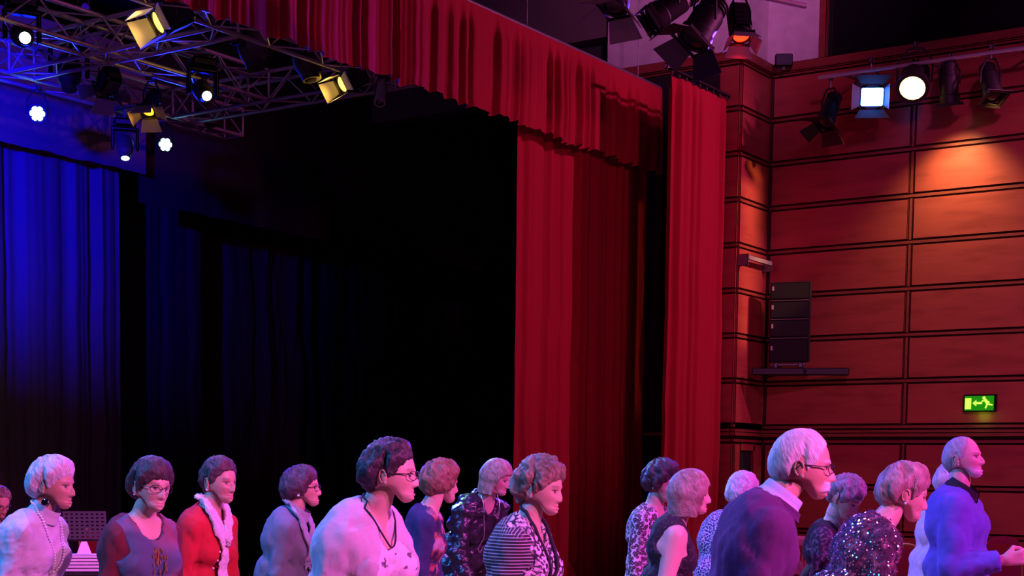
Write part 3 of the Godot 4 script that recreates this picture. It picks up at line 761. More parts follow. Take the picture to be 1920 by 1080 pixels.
# ------------------------------------------------------------------ people: distance fields meshed as surface nets
func sdf(p: Vector3, A: PackedVector3Array, D: PackedVector3Array, I: PackedFloat32Array, R0: PackedFloat32Array, R1: PackedFloat32Array, K: PackedFloat32Array, near: PackedInt32Array) -> float:
	var d := 1e3
	for q in near:
		var e := p - A[q]
		var t := clampf(e.dot(D[q]) * I[q], 0.0, 1.0)
		var x := (e - D[q] * t).length() - (R0[q] + (R1[q] - R0[q]) * t)
		var k := K[q]
		var h := k - absf(d - x)
		d = minf(d, x)
		if h > 0.0: d -= h * h * 0.25 / k
	return d
func net(bones: Array, cell: float, o := {}) -> Array:
	# bones: [a, b, ra, rb, k]; o.subs: the same, cut away; o.discs: [centre, normal, reach]; o.clips: [normal, d]; o.grow, o.na, o.nf (folds)
	var A := PackedVector3Array(); var D := PackedVector3Array(); var I := PackedFloat32Array()
	var R0 := PackedFloat32Array(); var R1 := PackedFloat32Array(); var K := PackedFloat32Array()
	var grow: float = o.get("grow", 0.0)
	var lo := Vector3(1e3, 1e3, 1e3); var hi := -lo
	for b in bones:
		var a: Vector3 = b[0]; var e: Vector3 = b[1]
		var ra: float = b[2] + grow; var rb: float = b[3] + grow
		A.append(a); D.append(e - a); I.append(1.0 / maxf((e - a).length_squared(), 1e-9)); R0.append(ra); R1.append(rb); K.append(b[4])
		for s in [[a, ra], [e, rb]]:
			var rr: Vector3 = Vector3.ONE * (float(s[1]) + 0.03)
			lo = lo.min(s[0] - rr); hi = hi.max(s[0] + rr)
	var subs: Array = o.get("subs", []); var discs: Array = o.get("discs", []); var clips: Array = o.get("clips", [])
	var na: float = o.get("na", 0.0); var nf: Vector3 = o.get("nf", Vector3.ONE * 200.0)
	var na2: float = o.get("na2", 0.0); var nf2: Vector3 = o.get("nf2", Vector3(150, 100, 150))
	var sA := PackedVector3Array(); var sD := PackedVector3Array(); var sI := PackedFloat32Array(); var s0 := PackedFloat32Array(); var s1 := PackedFloat32Array()
	for b in subs:
		sA.append(b[0]); sD.append(b[1] - b[0]); sI.append(1.0 / maxf((b[1] - b[0]).length_squared(), 1e-9)); s0.append(b[2]); s1.append(b[3])
	var bs := 5
	var nb := Vector3i((hi - lo) / (cell * bs)) + Vector3i.ONE
	var nx := nb.x * bs + 1; var ny := nb.y * bs + 1; var nz := nb.z * bs + 1
	var vals := PackedFloat32Array(); vals.resize(nx * ny * nz); vals.fill(1e3)
	var sy := nx; var sz := nx * ny
	var hd := cell * bs * 0.5 * 1.7321
	var active: Array[Vector3i] = []
	var nbones := A.size()
	var dist := PackedFloat32Array(); dist.resize(nbones)
	for bz in nb.z:
		for by in nb.y:
			for bx in nb.x:
				var c := lo + (Vector3(bx, by, bz) + Vector3.ONE * 0.5) * (cell * bs)
				var dm := 1e3
				for q in nbones:
					var e := c - A[q]
					var t := clampf(e.dot(D[q]) * I[q], 0.0, 1.0)
					var x := (e - D[q] * t).length() - (R0[q] + (R1[q] - R0[q]) * t)
					dist[q] = x
					if x < dm: dm = x
				if dm > hd + 0.035 + na: continue
				if subs.is_empty() and clips.is_empty() and discs.is_empty() and dm < -hd - 0.03 - na:
					for k in bs + 1:
						for j in bs + 1:
							var r := (bz * bs + k) * sz + (by * bs + j) * sy + bx * bs
							for i in bs + 1:
								if vals[r + i] == 1e3: vals[r + i] = -1.0
					continue
				var near := PackedInt32Array()
				for q in nbones:
					if dist[q] < dm + 2.0 * hd + 0.05: near.append(q)
				active.append(Vector3i(bx, by, bz))
				for k in bs + 1:
					for j in bs + 1:
						var r := (bz * bs + k) * sz + (by * bs + j) * sy + bx * bs
						for i in bs + 1:
							if vals[r + i] != 1e3: continue
							var p := lo + Vector3(bx * bs + i, by * bs + j, bz * bs + k) * cell
							var d := sdf(p, A, D, I, R0, R1, K, near)
							if na > 0.0 and absf(d) < 0.05: d += na * noise.get_noise_3dv(p * nf) + na2 * crease.get_noise_3dv(p * nf2)
							for q in sA.size():
								var e := p - sA[q]
								var t := clampf(e.dot(sD[q]) * sI[q], 0.0, 1.0)
								d = maxf(d, (s0[q] + (s1[q] - s0[q]) * t) - (e - sD[q] * t).length())
							for q in discs:
								var e: Vector3 = p - q[0]
								if e.length_squared() < q[2] * q[2]: d = maxf(d, e.dot(q[1]))
							for q in clips: d = maxf(d, p.dot(q[0]) - q[1])
							vals[r + i] = d
	var vi := PackedInt32Array(); vi.resize(nx * ny * nz); vi.fill(-1)
	var V := PackedVector3Array(); var N := PackedVector3Array(); var T := PackedInt32Array()
	var cells := PackedInt32Array()
	var off := PackedInt32Array([0, 1, sy, sy + 1, sz, sz + 1, sz + sy, sz + sy + 1])
	var cv := PackedFloat32Array(); cv.resize(8)
	var corner := PackedVector3Array()
	for q in 8: corner.append(Vector3(q & 1, (q >> 1) & 1, (q >> 2) & 1))
	for b in active:
		for k in bs:
			for j in bs:
				for i in bs:
					var X := b.x * bs + i; var Y := b.y * bs + j; var Z := b.z * bs + k
					var r := Z * sz + Y * sy + X
					if vi[r] >= 0: continue
					var m := 0
					for q in 8:
						cv[q] = vals[r + off[q]]
						if cv[q] < 0.0: m |= 1 << q
					if m == 0 or m == 255: continue
					var s := Vector3.ZERO
					var cnt := 0
					for q in 8:
						for ax in [1, 2, 4]:
							if q & ax: continue
							var w: int = q | ax
							if (cv[q] < 0.0) != (cv[w] < 0.0):
								var va := clampf(cv[q], -1, 1); var vb := clampf(cv[w], -1, 1)
								s += corner[q].lerp(corner[w], va / (va - vb)); cnt += 1
					vi[r] = V.size(); cells.append(r)
					V.append(lo + (Vector3(X, Y, Z) + s / cnt) * cell)
					var gx := 0.0; var gy := 0.0; var gz := 0.0
					for q in 8:
						var z := clampf(cv[q], -0.05, 0.05)
						gx += z if q & 1 else -z
						gy += z if q & 2 else -z
						gz += z if q & 4 else -z
					N.append(Vector3(gx, gy, gz).normalized())
	for r in cells:
		var in0 := vals[r] < 0.0
		for ax in 3:
			var st: int = [1, sy, sz][ax]
			if in0 == (vals[r + st] < 0.0): continue
			var u: int = [sy, sz, 1][ax]
			var w: int = [sz, 1, sy][ax]
			if r - u - w < 0: continue
			var a := vi[r]; var b2 := vi[r - u]; var c2 := vi[r - u - w]; var d2 := vi[r - w]
			if b2 < 0 or c2 < 0 or d2 < 0: continue
			if in0:
				for q in [a, c2, b2, a, d2, c2]: T.append(q)
			else:
				for q in [a, b2, c2, a, c2, d2]: T.append(q)
	return [V, N, T]
var jobs := []
var crease := FastNoiseLite.new()
func net_later(mi: MeshInstance3D, bones: Array, cell: float, o := {}, col = null, after = null):
	jobs.append([mi, bones, cell, o, col, after])
func run_jobs():
	var res := []; res.resize(jobs.size())
	var task := func(k: int): res[k] = net(jobs[k][1], jobs[k][2], jobs[k][3])
	var id := WorkerThreadPool.add_group_task(task, jobs.size(), -1, true)
	WorkerThreadPool.wait_for_group_task_completion(id)
	for k in jobs.size():
		var m := MB.new()
		m.v = res[k][0]; m.n = res[k][1]; m.i = res[k][2]
		var cc := PackedColorArray(); cc.resize(m.v.size())
		cc.fill(jobs[k][4] if jobs[k][4] is Color else Color.WHITE)
		m.c = cc
		if jobs[k][5] is Callable: jobs[k][5].call(m)
		jobs[k][0].mesh = m.mesh()
	jobs.clear()
func net_mb(bones: Array, cell: float, o := {}, col = null) -> MB:
	var r := net(bones, cell, o)
	var m := MB.new()
	m.v = r[0]; m.n = r[1]; m.i = r[2]
	var cc := PackedColorArray(); cc.resize(m.v.size())
	if col is Callable:
		for k in m.v.size(): cc[k] = col.call(m.v[k])
	else: cc.fill(col if col is Color else Color.WHITE)
	m.c = cc
	return m

# ------------------------------------------------------------------ heads
func head_base(y: float, s: float, sn: float, cs: float, wide: float) -> Vector3:
	var jaw := 1.0 - 0.11 * smoothstep(0.0, -0.065, y) - 0.10 * smoothstep(-0.065, -0.11, y)
	var zf := 0.097 + 0.007 * smoothstep(-0.03, -0.065, y) + 0.044 * smoothstep(-0.06, -0.1, y) + 0.05 * smoothstep(-0.1, -0.116, y)
	var zb := 0.105 - 0.016 * smoothstep(0.0, -0.1, y)
	var z := s * (zf if cs > 0.0 else zb) * cs
	# the jaw line climbs from the chin to the ear
	var lift := 0.046 * smoothstep(0.062, -0.0, z) * smoothstep(-0.035, -0.1, y) * smoothstep(-0.085, -0.02, z)
	return Vector3(s * 0.076 * wide * jaw * sn, y + lift, z)
func gs(x: float, w: float) -> float:
	return exp(-(x * x) / (w * w))
func build_head(m: MB, xf: Transform3D, o: Dictionary):
	var skin: Color = o.skin
	var nu := 88; var nv := 76
	var wide: float = o.get("wide", 1.0)
	var nose: float = o.get("nose", 1.0)
	var male: bool = o.get("male", false)
	var b := m.v.size()
	var lip := Color(skin.r * 0.85, skin.g * 0.5, skin.b * 0.52)
	var beard = o.get("beard", null)
	var stache = o.get("stache", null)
	for j in nv + 1:
		var th := PI * j / nv
		var y := 0.116 * cos(th)
		var s := pow(maxf(sin(th), 0.0), 0.8)
		for i in nu + 1:
			var u := TAU * i / nu
			var ph := u - 0.5 * sin(u)
			var p := head_base(y, s, sin(ph), cos(ph), wide)
			var c := skin
			if cos(ph) > 0.0:
				var x := absf(p.x)
				var f := smoothstep(0.0, 0.35, cos(ph))
				var dz := 0.0
				# nose
				var np := smoothstep(0.012, -0.034, y) * smoothstep(-0.053, -0.042, y)
				var nw := lerpf(0.0085, 0.0125, smoothstep(-0.01, -0.035, y))
				dz += nose * 0.021 * np * gs(x, nw)
				dz += nose * 0.006 * gs(x - 0.013, 0.007) * gs(y + 0.041, 0.008)
				# brow, eye sockets, eyeballs
				dz += (0.006 if male else 0.0035) * gs(y - 0.019, 0.008) * gs(x - 0.028, 0.022)
				dz -= 0.0105 * gs(x - 0.031, 0.017) * gs(y - 0.001, 0.0115)
				dz += 0.0055 * gs(x - 0.031, 0.0105) * gs(y + 0.001, 0.0075)
				dz -= 0.003 * gs(x - 0.028, 0.014) * gs(y + 0.016, 0.004)      # bag crease
				# cheek, fold beside the mouth
				dz += 0.004 * gs(x - 0.042, 0.017) * gs(y + 0.032, 0.016)
				dz -= 0.003 * gs(x - 0.03 - (-0.045 - y) * 0.3, 0.005) * gs(y + 0.056, 0.016)
				# lips
				dz += 0.0055 * gs(y + 0.0655, 0.0048) * gs(x, 0.02)
				dz += 0.0065 * gs(y + 0.0765, 0.0055) * gs(x, 0.018)
				dz -= 0.005 * gs(y + 0.0708, 0.0026) * gs(x, 0.022)
				dz -= 0.004 * gs(y + 0.086, 0.006) * gs(x, 0.02)
				dz += 0.006 * gs(y + 0.102, 0.01) * gs(x, 0.018)
				p.z += dz * f
				var ml := gs((y + 0.071) / 0.0085, 1.0) * gs(x / 0.022, 1.0)
				c = c.lerp(lip, clampf(ml * 1.3, 0, 1) * 0.8)
				c = c.lerp(Color(skin.r * 0.95, skin.g * 0.72, skin.b * 0.72), 0.35 * gs(x - 0.045, 0.02) * gs(y + 0.035, 0.02))
				var ey := gs((x - 0.031) / 0.013, 1.0) * gs((y + 0.001) / 0.0058, 1.0)
				if ey > 0.5: c = c.lerp(Color(0.45, 0.42, 0.4), 0.75)
				if absf(x - 0.031) < 0.0065 and absf(y + 0.001) < 0.0055: c = Color(0.03, 0.025, 0.02)
				if absf(y - 0.0065) < 0.0028 and absf(x - 0.031) < 0.016: c = Color(0.05, 0.03, 0.025)
				var br := smoothstep(0.011, 0.018, x) * smoothstep(0.055, 0.046, x) * gs(y - 0.0205 - 0.003 * sin(x * 60.0), 0.004)
				c = c.lerp(o.get("brow", Color(0.12, 0.07, 0.05)), clampf(br * 1.2, 0, 1) * float(o.get("brow_a", 0.7)))
				if stache != null:
					var st := smoothstep(-0.047, -0.053, y) * smoothstep(-0.076, -0.068, y + 0.012 * (x / 0.03)) * smoothstep(0.038, 0.03, x)
					c = c.lerp(stache, clampf(st * 2.0, 0, 1)); p.z += 0.011 * st; p.x *= 1.0 + 0.05 * st
			if beard != null:
				var bd := smoothstep(-0.055, -0.075, y + absf(p.x) * -0.25) * smoothstep(-0.01, 0.03, p.z)
				if p.z > 0.07: bd = maxf(bd * (1.0 - gs((y + 0.071) / 0.006, 1.0) * gs(p.x / 0.02, 1.0)), 0.8 * gs((y + 0.058) / 0.006, 1.0) * gs(p.x / 0.026, 1.0))
				c = c.lerp(beard, clampf(bd, 0, 1) * 0.85)
				p += Vector3(p.x * 0.5, -0.3, 0.6 * p.z).normalized() * 0.004 * bd
			m.v.append(p); m.n.append(Vector3.ZERO); m.c.append(c)
	var t0 := m.i.size()
	for j in nv:
		for i in nu:
			var q := b + j * (nu + 1) + i
			for w in [q, q + nu + 2, q + 1, q, q + nu + 1, q + nu + 2]: m.i.append(w)
	smooth_range(m, b, t0, nu)
	# ears
	var tail := m.v.size()
	m.col = Color(skin.r * 0.95, skin.g * 0.82, skin.b * 0.8)
	for sd in ([] if o.has("hair") and o.hair.get("drop", 0.0) > 0.0 else [-1.0, 1.0]):
		var eb := Basis(Vector3.UP, sd * 0.28) * Basis(Vector3.RIGHT, -0.18)
		var eo := Vector3(sd * 0.0755 * wide, -0.012, -0.012)
		m.ball(eo, Vector3(0.0075, 0.027, 0.0155), eb, 14, 10)
		var ring := []
		for k in 16:
			var a := -1.2 + 4.3 * k / 15.0
			ring.append(eo + eb * Vector3(sd * 0.0055, 0.003 + 0.0255 * sin(a), -0.0155 * cos(a)))
		m.tube(ring, 0.0036, 7)
		m.ball(eo + eb * Vector3(sd * 0.003, -0.024, 0.006), Vector3(0.005, 0.0085, 0.0075), eb, 10, 8)
	m.col = Color.WHITE
	for k in range(b, m.v.size()):
		m.v[k] = xf * m.v[k]; m.n[k] = (xf.basis * m.n[k]).normalized()
func smooth_range(m: MB, b: int, t0: int, nu: int):
	# normals from the triangles after t0, with the seam column joined
	for t in range(t0, m.i.size(), 3):
		var p0 := m.v[m.i[t]]; var p1 := m.v[m.i[t + 1]]; var p2 := m.v[m.i[t + 2]]
		var nn := (p2 - p0).cross(p1 - p0)
		for q in 3: m.n[m.i[t + q]] += nn
	var rows := (m.v.size() - b) / (nu + 1)
	for j in rows:
		var q0 := b + j * (nu + 1)
		var s := m.n[q0] + m.n[q0 + nu]
		m.n[q0] = s; m.n[q0 + nu] = s
	for k in range(b, m.v.size()):
		m.n[k] = m.n[k].normalized() if m.n[k].length() > 1e-12 else Vector3.UP
func curve(tab: Array, x: float) -> float:
	for k in tab.size() - 1:
		if x <= tab[k + 1][0]: return lerpf(tab[k][1], tab[k + 1][1], smoothstep(tab[k][0], tab[k + 1][0], x))
	return tab[tab.size() - 1][1]
var hairlines := {
	"short": [[0, 0.062], [0.55, 0.055], [0.95, 0.03], [1.3, -0.012], [1.5, -0.02], [1.62, 0.028], [1.85, 0.0], [2.1, -0.06], [2.6, -0.092], [3.15, -0.095]],
	"fringe": [[0, 0.036], [0.5, 0.034], [0.9, 0.01], [1.2, -0.02], [1.45, -0.03], [1.6, 0.012], [1.8, -0.02], [2.1, -0.075], [2.6, -0.1], [3.15, -0.1]],
	"swept": [[0, 0.05], [0.5, 0.04], [0.85, 0.025], [1.15, -0.005], [1.4, -0.025], [1.55, 0.02], [1.8, -0.01], [2.1, -0.07], [2.6, -0.098], [3.15, -0.098]],
	"bob": [[0, 0.04], [0.45, 0.034], [0.75, -0.01], [0.98, -0.09], [1.2, -0.2], [3.15, -0.2]],
	"chin_bob": [[0, 0.04], [0.5, 0.034], [0.85, 0.015], [1.1, -0.04], [1.3, -0.12], [1.45, -0.2], [3.15, -0.2]],
	"cap": [[0, 0.045], [0.5, 0.04], [0.9, 0.012], [1.15, -0.03], [1.4, -0.06], [1.8, -0.075], [2.2, -0.1], [3.15, -0.108]],
	"bald": [[0, 0.105], [0.7, 0.095], [1.05, 0.05], [1.3, 0.0], [1.5, -0.015], [1.62, 0.028], [1.85, 0.0], [2.1, -0.055], [2.6, -0.085], [3.15, -0.088]],
	"man": [[0, 0.072], [0.5, 0.066], [0.9, 0.04], [1.2, 0.0], [1.42, -0.02], [1.6, 0.03], [1.85, -0.005], [2.1, -0.06], [2.6, -0.085], [3.15, -0.088]],
}
func build_hair(o: Dictionary) -> MB:
	var m := MB.new()
	var nu := 120; var nv := 72
	var line: Array = hairlines[o.style]
	var wide: float = o.get("wide", 1.0)
	var drop: float = o.get("drop", 0.0)
	var tt: float = o.get("top", 0.022); var tb: float = o.get("back", 0.022); var ts: float = o.get("side", 0.016); var tf: float = o.get("front", 0.014)
	var curl: float = o.get("curl", 0.004); var cf: float = o.get("curl_f", 24.0)
	var sd: float = o.get("seed", 1.0)
	var base: Color = o.color
	var tip: Color = o.get("tip", Color(base.r * 1.5, base.g * 1.45, base.b * 1.4))
	var crown := Vector3(0.15, 0.82, -0.5).normalized()
	var crown_x := crown.cross(Vector3(0, 0, 1)).normalized()
	var crown_y := crown_x.cross(crown)
	for j in nv + 1:
		var th := PI * j / nv
		var y0 := 0.116 * cos(th)
		var s := pow(maxf(sin(th), 0.0), 0.8)
		if drop > 0.0 and th > PI / 2: s = maxf(s, 0.97 * smoothstep(PI, PI * 0.93, th))
		for i in nu + 1:
			var ph := TAU * i / nu
			var a := absf(ph if ph <= PI else ph - TAU)
			var y := y0
			if drop > 0.0 and th > PI / 2: y = y0 * (1.0 + drop)
			var p := head_base(y if drop <= 0.0 else maxf(y, -0.03), s, sin(ph), cos(ph), wide)
			if drop > 0.0: p.y = y
			var dir := Vector3(p.x / 0.076, p.y / 0.116, p.z / 0.1).normalized()
			var fl := curve(line, a)
			var dd := y - fl
			var jag := 0.006 * noise.get_noise_3d(ph * 180.0, 7.0, sd * 40.0)
			var k := smoothstep(-0.004, 0.009, dd + jag)
			var tp := tt * maxf(dir.y, 0.0) + tb * maxf(-dir.z, 0.0) * (1.0 - maxf(dir.y, 0.0)) + ts * absf(dir.x) * (1.0 - maxf(dir.y, 0.0)) + tf * maxf(dir.z, 0.0) * (1.0 - 0.6 * maxf(dir.y, 0.0))
			# taper to the nape and over the ears for short cuts
			if drop <= 0.0: tp *= lerpf(0.14, 1.0, smoothstep(0.0, 0.07, dd))
			# strands run out from the crown
			var cz := (dir - crown * dir.dot(crown))
			var be := atan2(cz.dot(crown_x), cz.dot(crown_y))
			var ga := acos(clampf(dir.dot(crown), -1, 1))
			var wob := (0.05 + minf(curl, 0.009) * 14.0) * noise.get_noise_3d(dir.x * 40.0, dir.y * 40.0, dir.z * 40.0 + sd * 33.0)
			be += wob * ga
			var n1 := noise.get_noise_3d(cos(be) * cf * 2.6 + sd * 91.0, sin(be) * cf * 2.6, ga * cf * 2.0)
			var n2 := noise.get_noise_3d(cos(be) * 210.0, sin(be) * 210.0 + sd * 50.0, ga * 55.0)
			var out := tp + curl * n1 * 2.0 + 0.0022 * n2
			var r := lerpf(-0.010, maxf(out, 0.003), k)
			var q := p + dir * r
			if drop > 0.0 and y < fl: q = p * 0.9 + dir * -0.012
			m.v.append(q); m.n.append(Vector3.ZERO); m.uv.append(Vector2(be / TAU * 5.0, ga * 0.22 + sd * 0.37))
			var tone := clampf(0.45 + 0.6 * n2 + 0.9 * n1, 0, 1)
			m.c.append(base.lerp(tip, tone))
	for j in nv:
		for i in nu:
			var q := j * (nu + 1) + i
			for w in [q, q + nu + 2, q + 1, q, q + nu + 1, q + nu + 2]: m.i.append(w)
	smooth_range(m, 0, 0, nu)
	return m
func glasses_mb(half := false) -> MB:
	var m := MB.new()
	for sd in [-1.0, 1.0]:
		var ring := []
		for k in 18:
			var a := TAU * k / 18
			ring.append(Vector3(sd * (0.033 + 0.025 * cos(a)), -0.002 + 0.0175 * sin(a), 0.103 - 0.012 * cos(a) * 1.0 - 0.004 * absf(sd)))
		m.tube(ring, 0.0016, 6, false, true)
		m.tube([Vector3(sd * 0.058, 0.004, 0.088), Vector3(sd * 0.078, 0.004, 0.04), Vector3(sd * 0.081, 0.004, -0.01), Vector3(sd * 0.08, -0.012, -0.026)], 0.0022, 6)
	m.tube([Vector3(-0.009, 0.003, 0.108), Vector3(0, 0.006, 0.112), Vector3(0.009, 0.003, 0.108)], 0.002, 6)
	return m
# ------------------------------------------------------------------ hands (wrist at the origin, fingers towards -y, thumb on +z, palm to -x * side)
var hand_open: Array
var hand_fist: Array
func make_hands():
	hand_open = hand_net(0.35); hand_fist = hand_net(1.25)
func hand_net(curl: float) -> Array:
	var B := []
	B.append([Vector3(0, 0.03, 0), Vector3(0, -0.02, 0.0), 0.027, 0.024, 0.02])
	for s in [-1.0, 0.0, 1.0]: B.append([Vector3(0, -0.02, s * 0.014), Vector3(0, -0.085, s * 0.024), 0.018, 0.0145, 0.016])
	var base_z := [0.031, 0.011, -0.009, -0.027]
	var ln := [0.072, 0.08, 0.074, 0.058]
	for f in 4:
		var p := Vector3(0, -0.088, base_z[f])
		var a := 0.12 + 0.1 * f * 0.3
		var d := Vector3.ZERO
		for k in 3:
			a += curl * [0.55, 0.75, 0.6][k]
			d = Vector3(-sin(a), -cos(a), base_z[f] * 0.8)
			var q: Vector3 = p + d.normalized() * ln[f] * [0.45, 0.31, 0.26][k]
			B.append([p, q, 0.0092 - k * 0.0008, 0.0088 - k * 0.0012, 0.004])
			p = q
	var t0 := Vector3(-0.004, -0.028, 0.026)
	var t1 := t0 + Vector3(-0.012 - 0.01 * curl, -0.03, 0.026)
	var t2 := t1 + Vector3(-0.008 - 0.014 * curl, -0.03, 0.006 - 0.012 * curl)
	var t3 := t2 + Vector3(-0.003 - 0.008 * curl, -0.024, -0.002 - 0.01 * curl)
	B.append([t0, t1, 0.0145, 0.0115, 0.012]); B.append([t1, t2, 0.011, 0.0098, 0.005]); B.append([t2, t3, 0.0098, 0.008, 0.004])
	return net(B, 0.0046)

# ------------------------------------------------------------------ a person's joints
func spine(v: float) -> Vector3: return Vector3(0, cos(v), sin(v))
func joints(o: Dictionary) -> Dictionary:
	var J := {}
	var L := deg_to_rad(o.get("lean", 8.0)); var U := deg_to_rad(o.get("hunch", 12.0)); var NA := deg_to_rad(o.get("neck", 25.0))
	var sw: float = o.get("sw", 1.0)
	J.hip = Vector3(0, 0.52 if o.get("sit", false) else 0.93, 0)
	J.waist = J.hip + spine(L * 0.8) * 0.15
	J.chest = J.waist + spine(L + U * 0.5) * 0.20
	J.nb = J.chest + spine(L + U) * 0.175
	J.head = J.nb + spine(L + U * 0.6 + NA) * 0.166 + Vector3(0, 0.01, 0)
	J.up = spine(L + U * 0.7)
	J.fw = Vector3(0, -J.up.z, J.up.y)
	J.skull = J.head + Vector3(0, -0.09, -0.012)
	var arms: Array = o.get("arms", [[5, 6, 15, 0], [5, 6, 15, 0]])     # right, left: swing, out, elbow, inwards
	for sd in 2:
		var s := -1.0 if sd == 0 else 1.0
		var q: Array = arms[sd]
		var sh: Vector3 = J.nb - J.up * float(o.get("drop_sh", 0.088)) + Vector3(s * 0.156 * sw, 0, 0) + J.fw * 0.012
		var a := deg_to_rad(q[0]); var ab := deg_to_rad(q[1]); var e := deg_to_rad(q[0] + q[2]); var inw := deg_to_rad(q[3])
		var d1 := Vector3(s * sin(ab), -cos(a) * cos(ab), sin(a) * cos(ab)).normalized()
		var d2 := Vector3(s * (sin(ab) * 0.4 - sin(inw)), -cos(e) * cos(inw), sin(e) * cos(inw)).normalized()
		J["sh%d" % sd] = sh
		J["el%d" % sd] = sh + d1 * 0.29
		J["wr%d" % sd] = J["el%d" % sd] + d2 * 0.245
		J["ha%d" % sd] = d2
	return J
func torso_bones(J: Dictionary, o: Dictionary, k := 0.05) -> Array:
	var g: float = o.get("girth", 1.0); var bust: float = o.get("bust", 1.0); var belly: float = o.get("belly", 1.0)
	var B := []
	var X := Vector3.RIGHT
	var fw: Vector3 = J.fw
	B.append([J.hip - X * 0.085 * g, J.hip + X * 0.085 * g, 0.118 * g, 0.118 * g, k])
	B.append([J.waist - X * 0.075 * g - fw * 0.01, J.waist + X * 0.075 * g - fw * 0.01, 0.098 * g, 0.098 * g, k])
	B.append([J.waist + fw * 0.03 * g - X * 0.05 * g, J.waist + fw * 0.03 * g + X * 0.05 * g, 0.095 * g * belly, 0.095 * g * belly, k])
	B.append([J.chest - X * 0.082 * g, J.chest + X * 0.082 * g, 0.106 * g, 0.106 * g, k])
	B.append([J.chest.lerp(J.nb, 0.55) - fw * 0.025 - X * 0.07, J.chest.lerp(J.nb, 0.55) - fw * 0.025 + X * 0.07, 0.085 * minf(g, 1.1), 0.085 * minf(g, 1.1), k])
	if bust > 0.0:
		for s in [-1.0, 1.0]: B.append([J.chest + fw * 0.075 * g + X * s * 0.072 * g - J.up * 0.02, J.chest + fw * 0.085 * g + X * s * 0.078 * g - J.up * 0.045, 0.062 * bust, 0.068 * bust, k])
	else:
		B.append([J.chest + fw * 0.03 - X * 0.07, J.chest + fw * 0.03 + X * 0.07, 0.1 * g, 0.1 * g, k])
	for s in 2:
		var sh: Vector3 = J["sh%d" % s]
		B.append([J.nb - J.up * 0.02 - fw * 0.012, sh + J.up * 0.006, 0.056, 0.05, 0.035])
		B.append([J.chest.lerp(J.nb, 0.4), sh - J.up * 0.02, 0.075, 0.054, 0.045])
	return B
func arm_bones(J: Dictionary, o: Dictionary, s: int, upper := 1.0, fore := 1.0, k := 0.03) -> Array:
	var ag: float = o.get("arm", 1.0)
	var B := []
	var sh: Vector3 = J["sh%d" % s]; var el: Vector3 = J["el%d" % s]; var wr: Vector3 = J["wr%d" % s]
	B.append([sh, sh.lerp(el, upper), 0.056 * ag, lerpf(0.056, 0.042, upper) * ag, k])
	if fore > 0.0 and upper >= 1.0: B.append([el, el.lerp(wr, fore), 0.043 * ag, lerpf(0.043, 0.029, fore) * ag, 0.02])
	return B
func leg_bones(J: Dictionary, o: Dictionary) -> Array:
	var B := []
	var g: float = lerpf(1.0, o.get("girth", 1.0), 0.7)
	for s in [-1.0, 1.0]:
		var hp := Vector3(s * 0.09, 0.88, 0); var kn := Vector3(s * 0.1, 0.49, 0.02); var an := Vector3(s * 0.105, 0.085, -0.02)
		if o.get("sit", false): hp = Vector3(s * 0.09, 0.5, 0.02); kn = Vector3(s * 0.12, 0.5, 0.42); an = Vector3(s * 0.12, 0.085, 0.4)
		B.append([hp, kn, 0.088 * g, 0.058 * g, 0.03]); B.append([kn, an, 0.057 * g, 0.037, 0.03])
	return B
var leg_cache := {}
func shoe_mb(s: float) -> MB:
	return net_mb([[Vector3(s * 0.105, 0.045, -0.045), Vector3(s * 0.112, 0.04, 0.06), 0.042, 0.04, 0.03], [Vector3(s * 0.112, 0.04, 0.06), Vector3(s * 0.118, 0.03, 0.135), 0.04, 0.028, 0.03], [Vector3(s * 0.105, 0.07, -0.04), Vector3(s * 0.105, 0.1, -0.03), 0.036, 0.04, 0.03]], 0.012, {"clips": [[Vector3(0, -1, 0), -0.002]]})

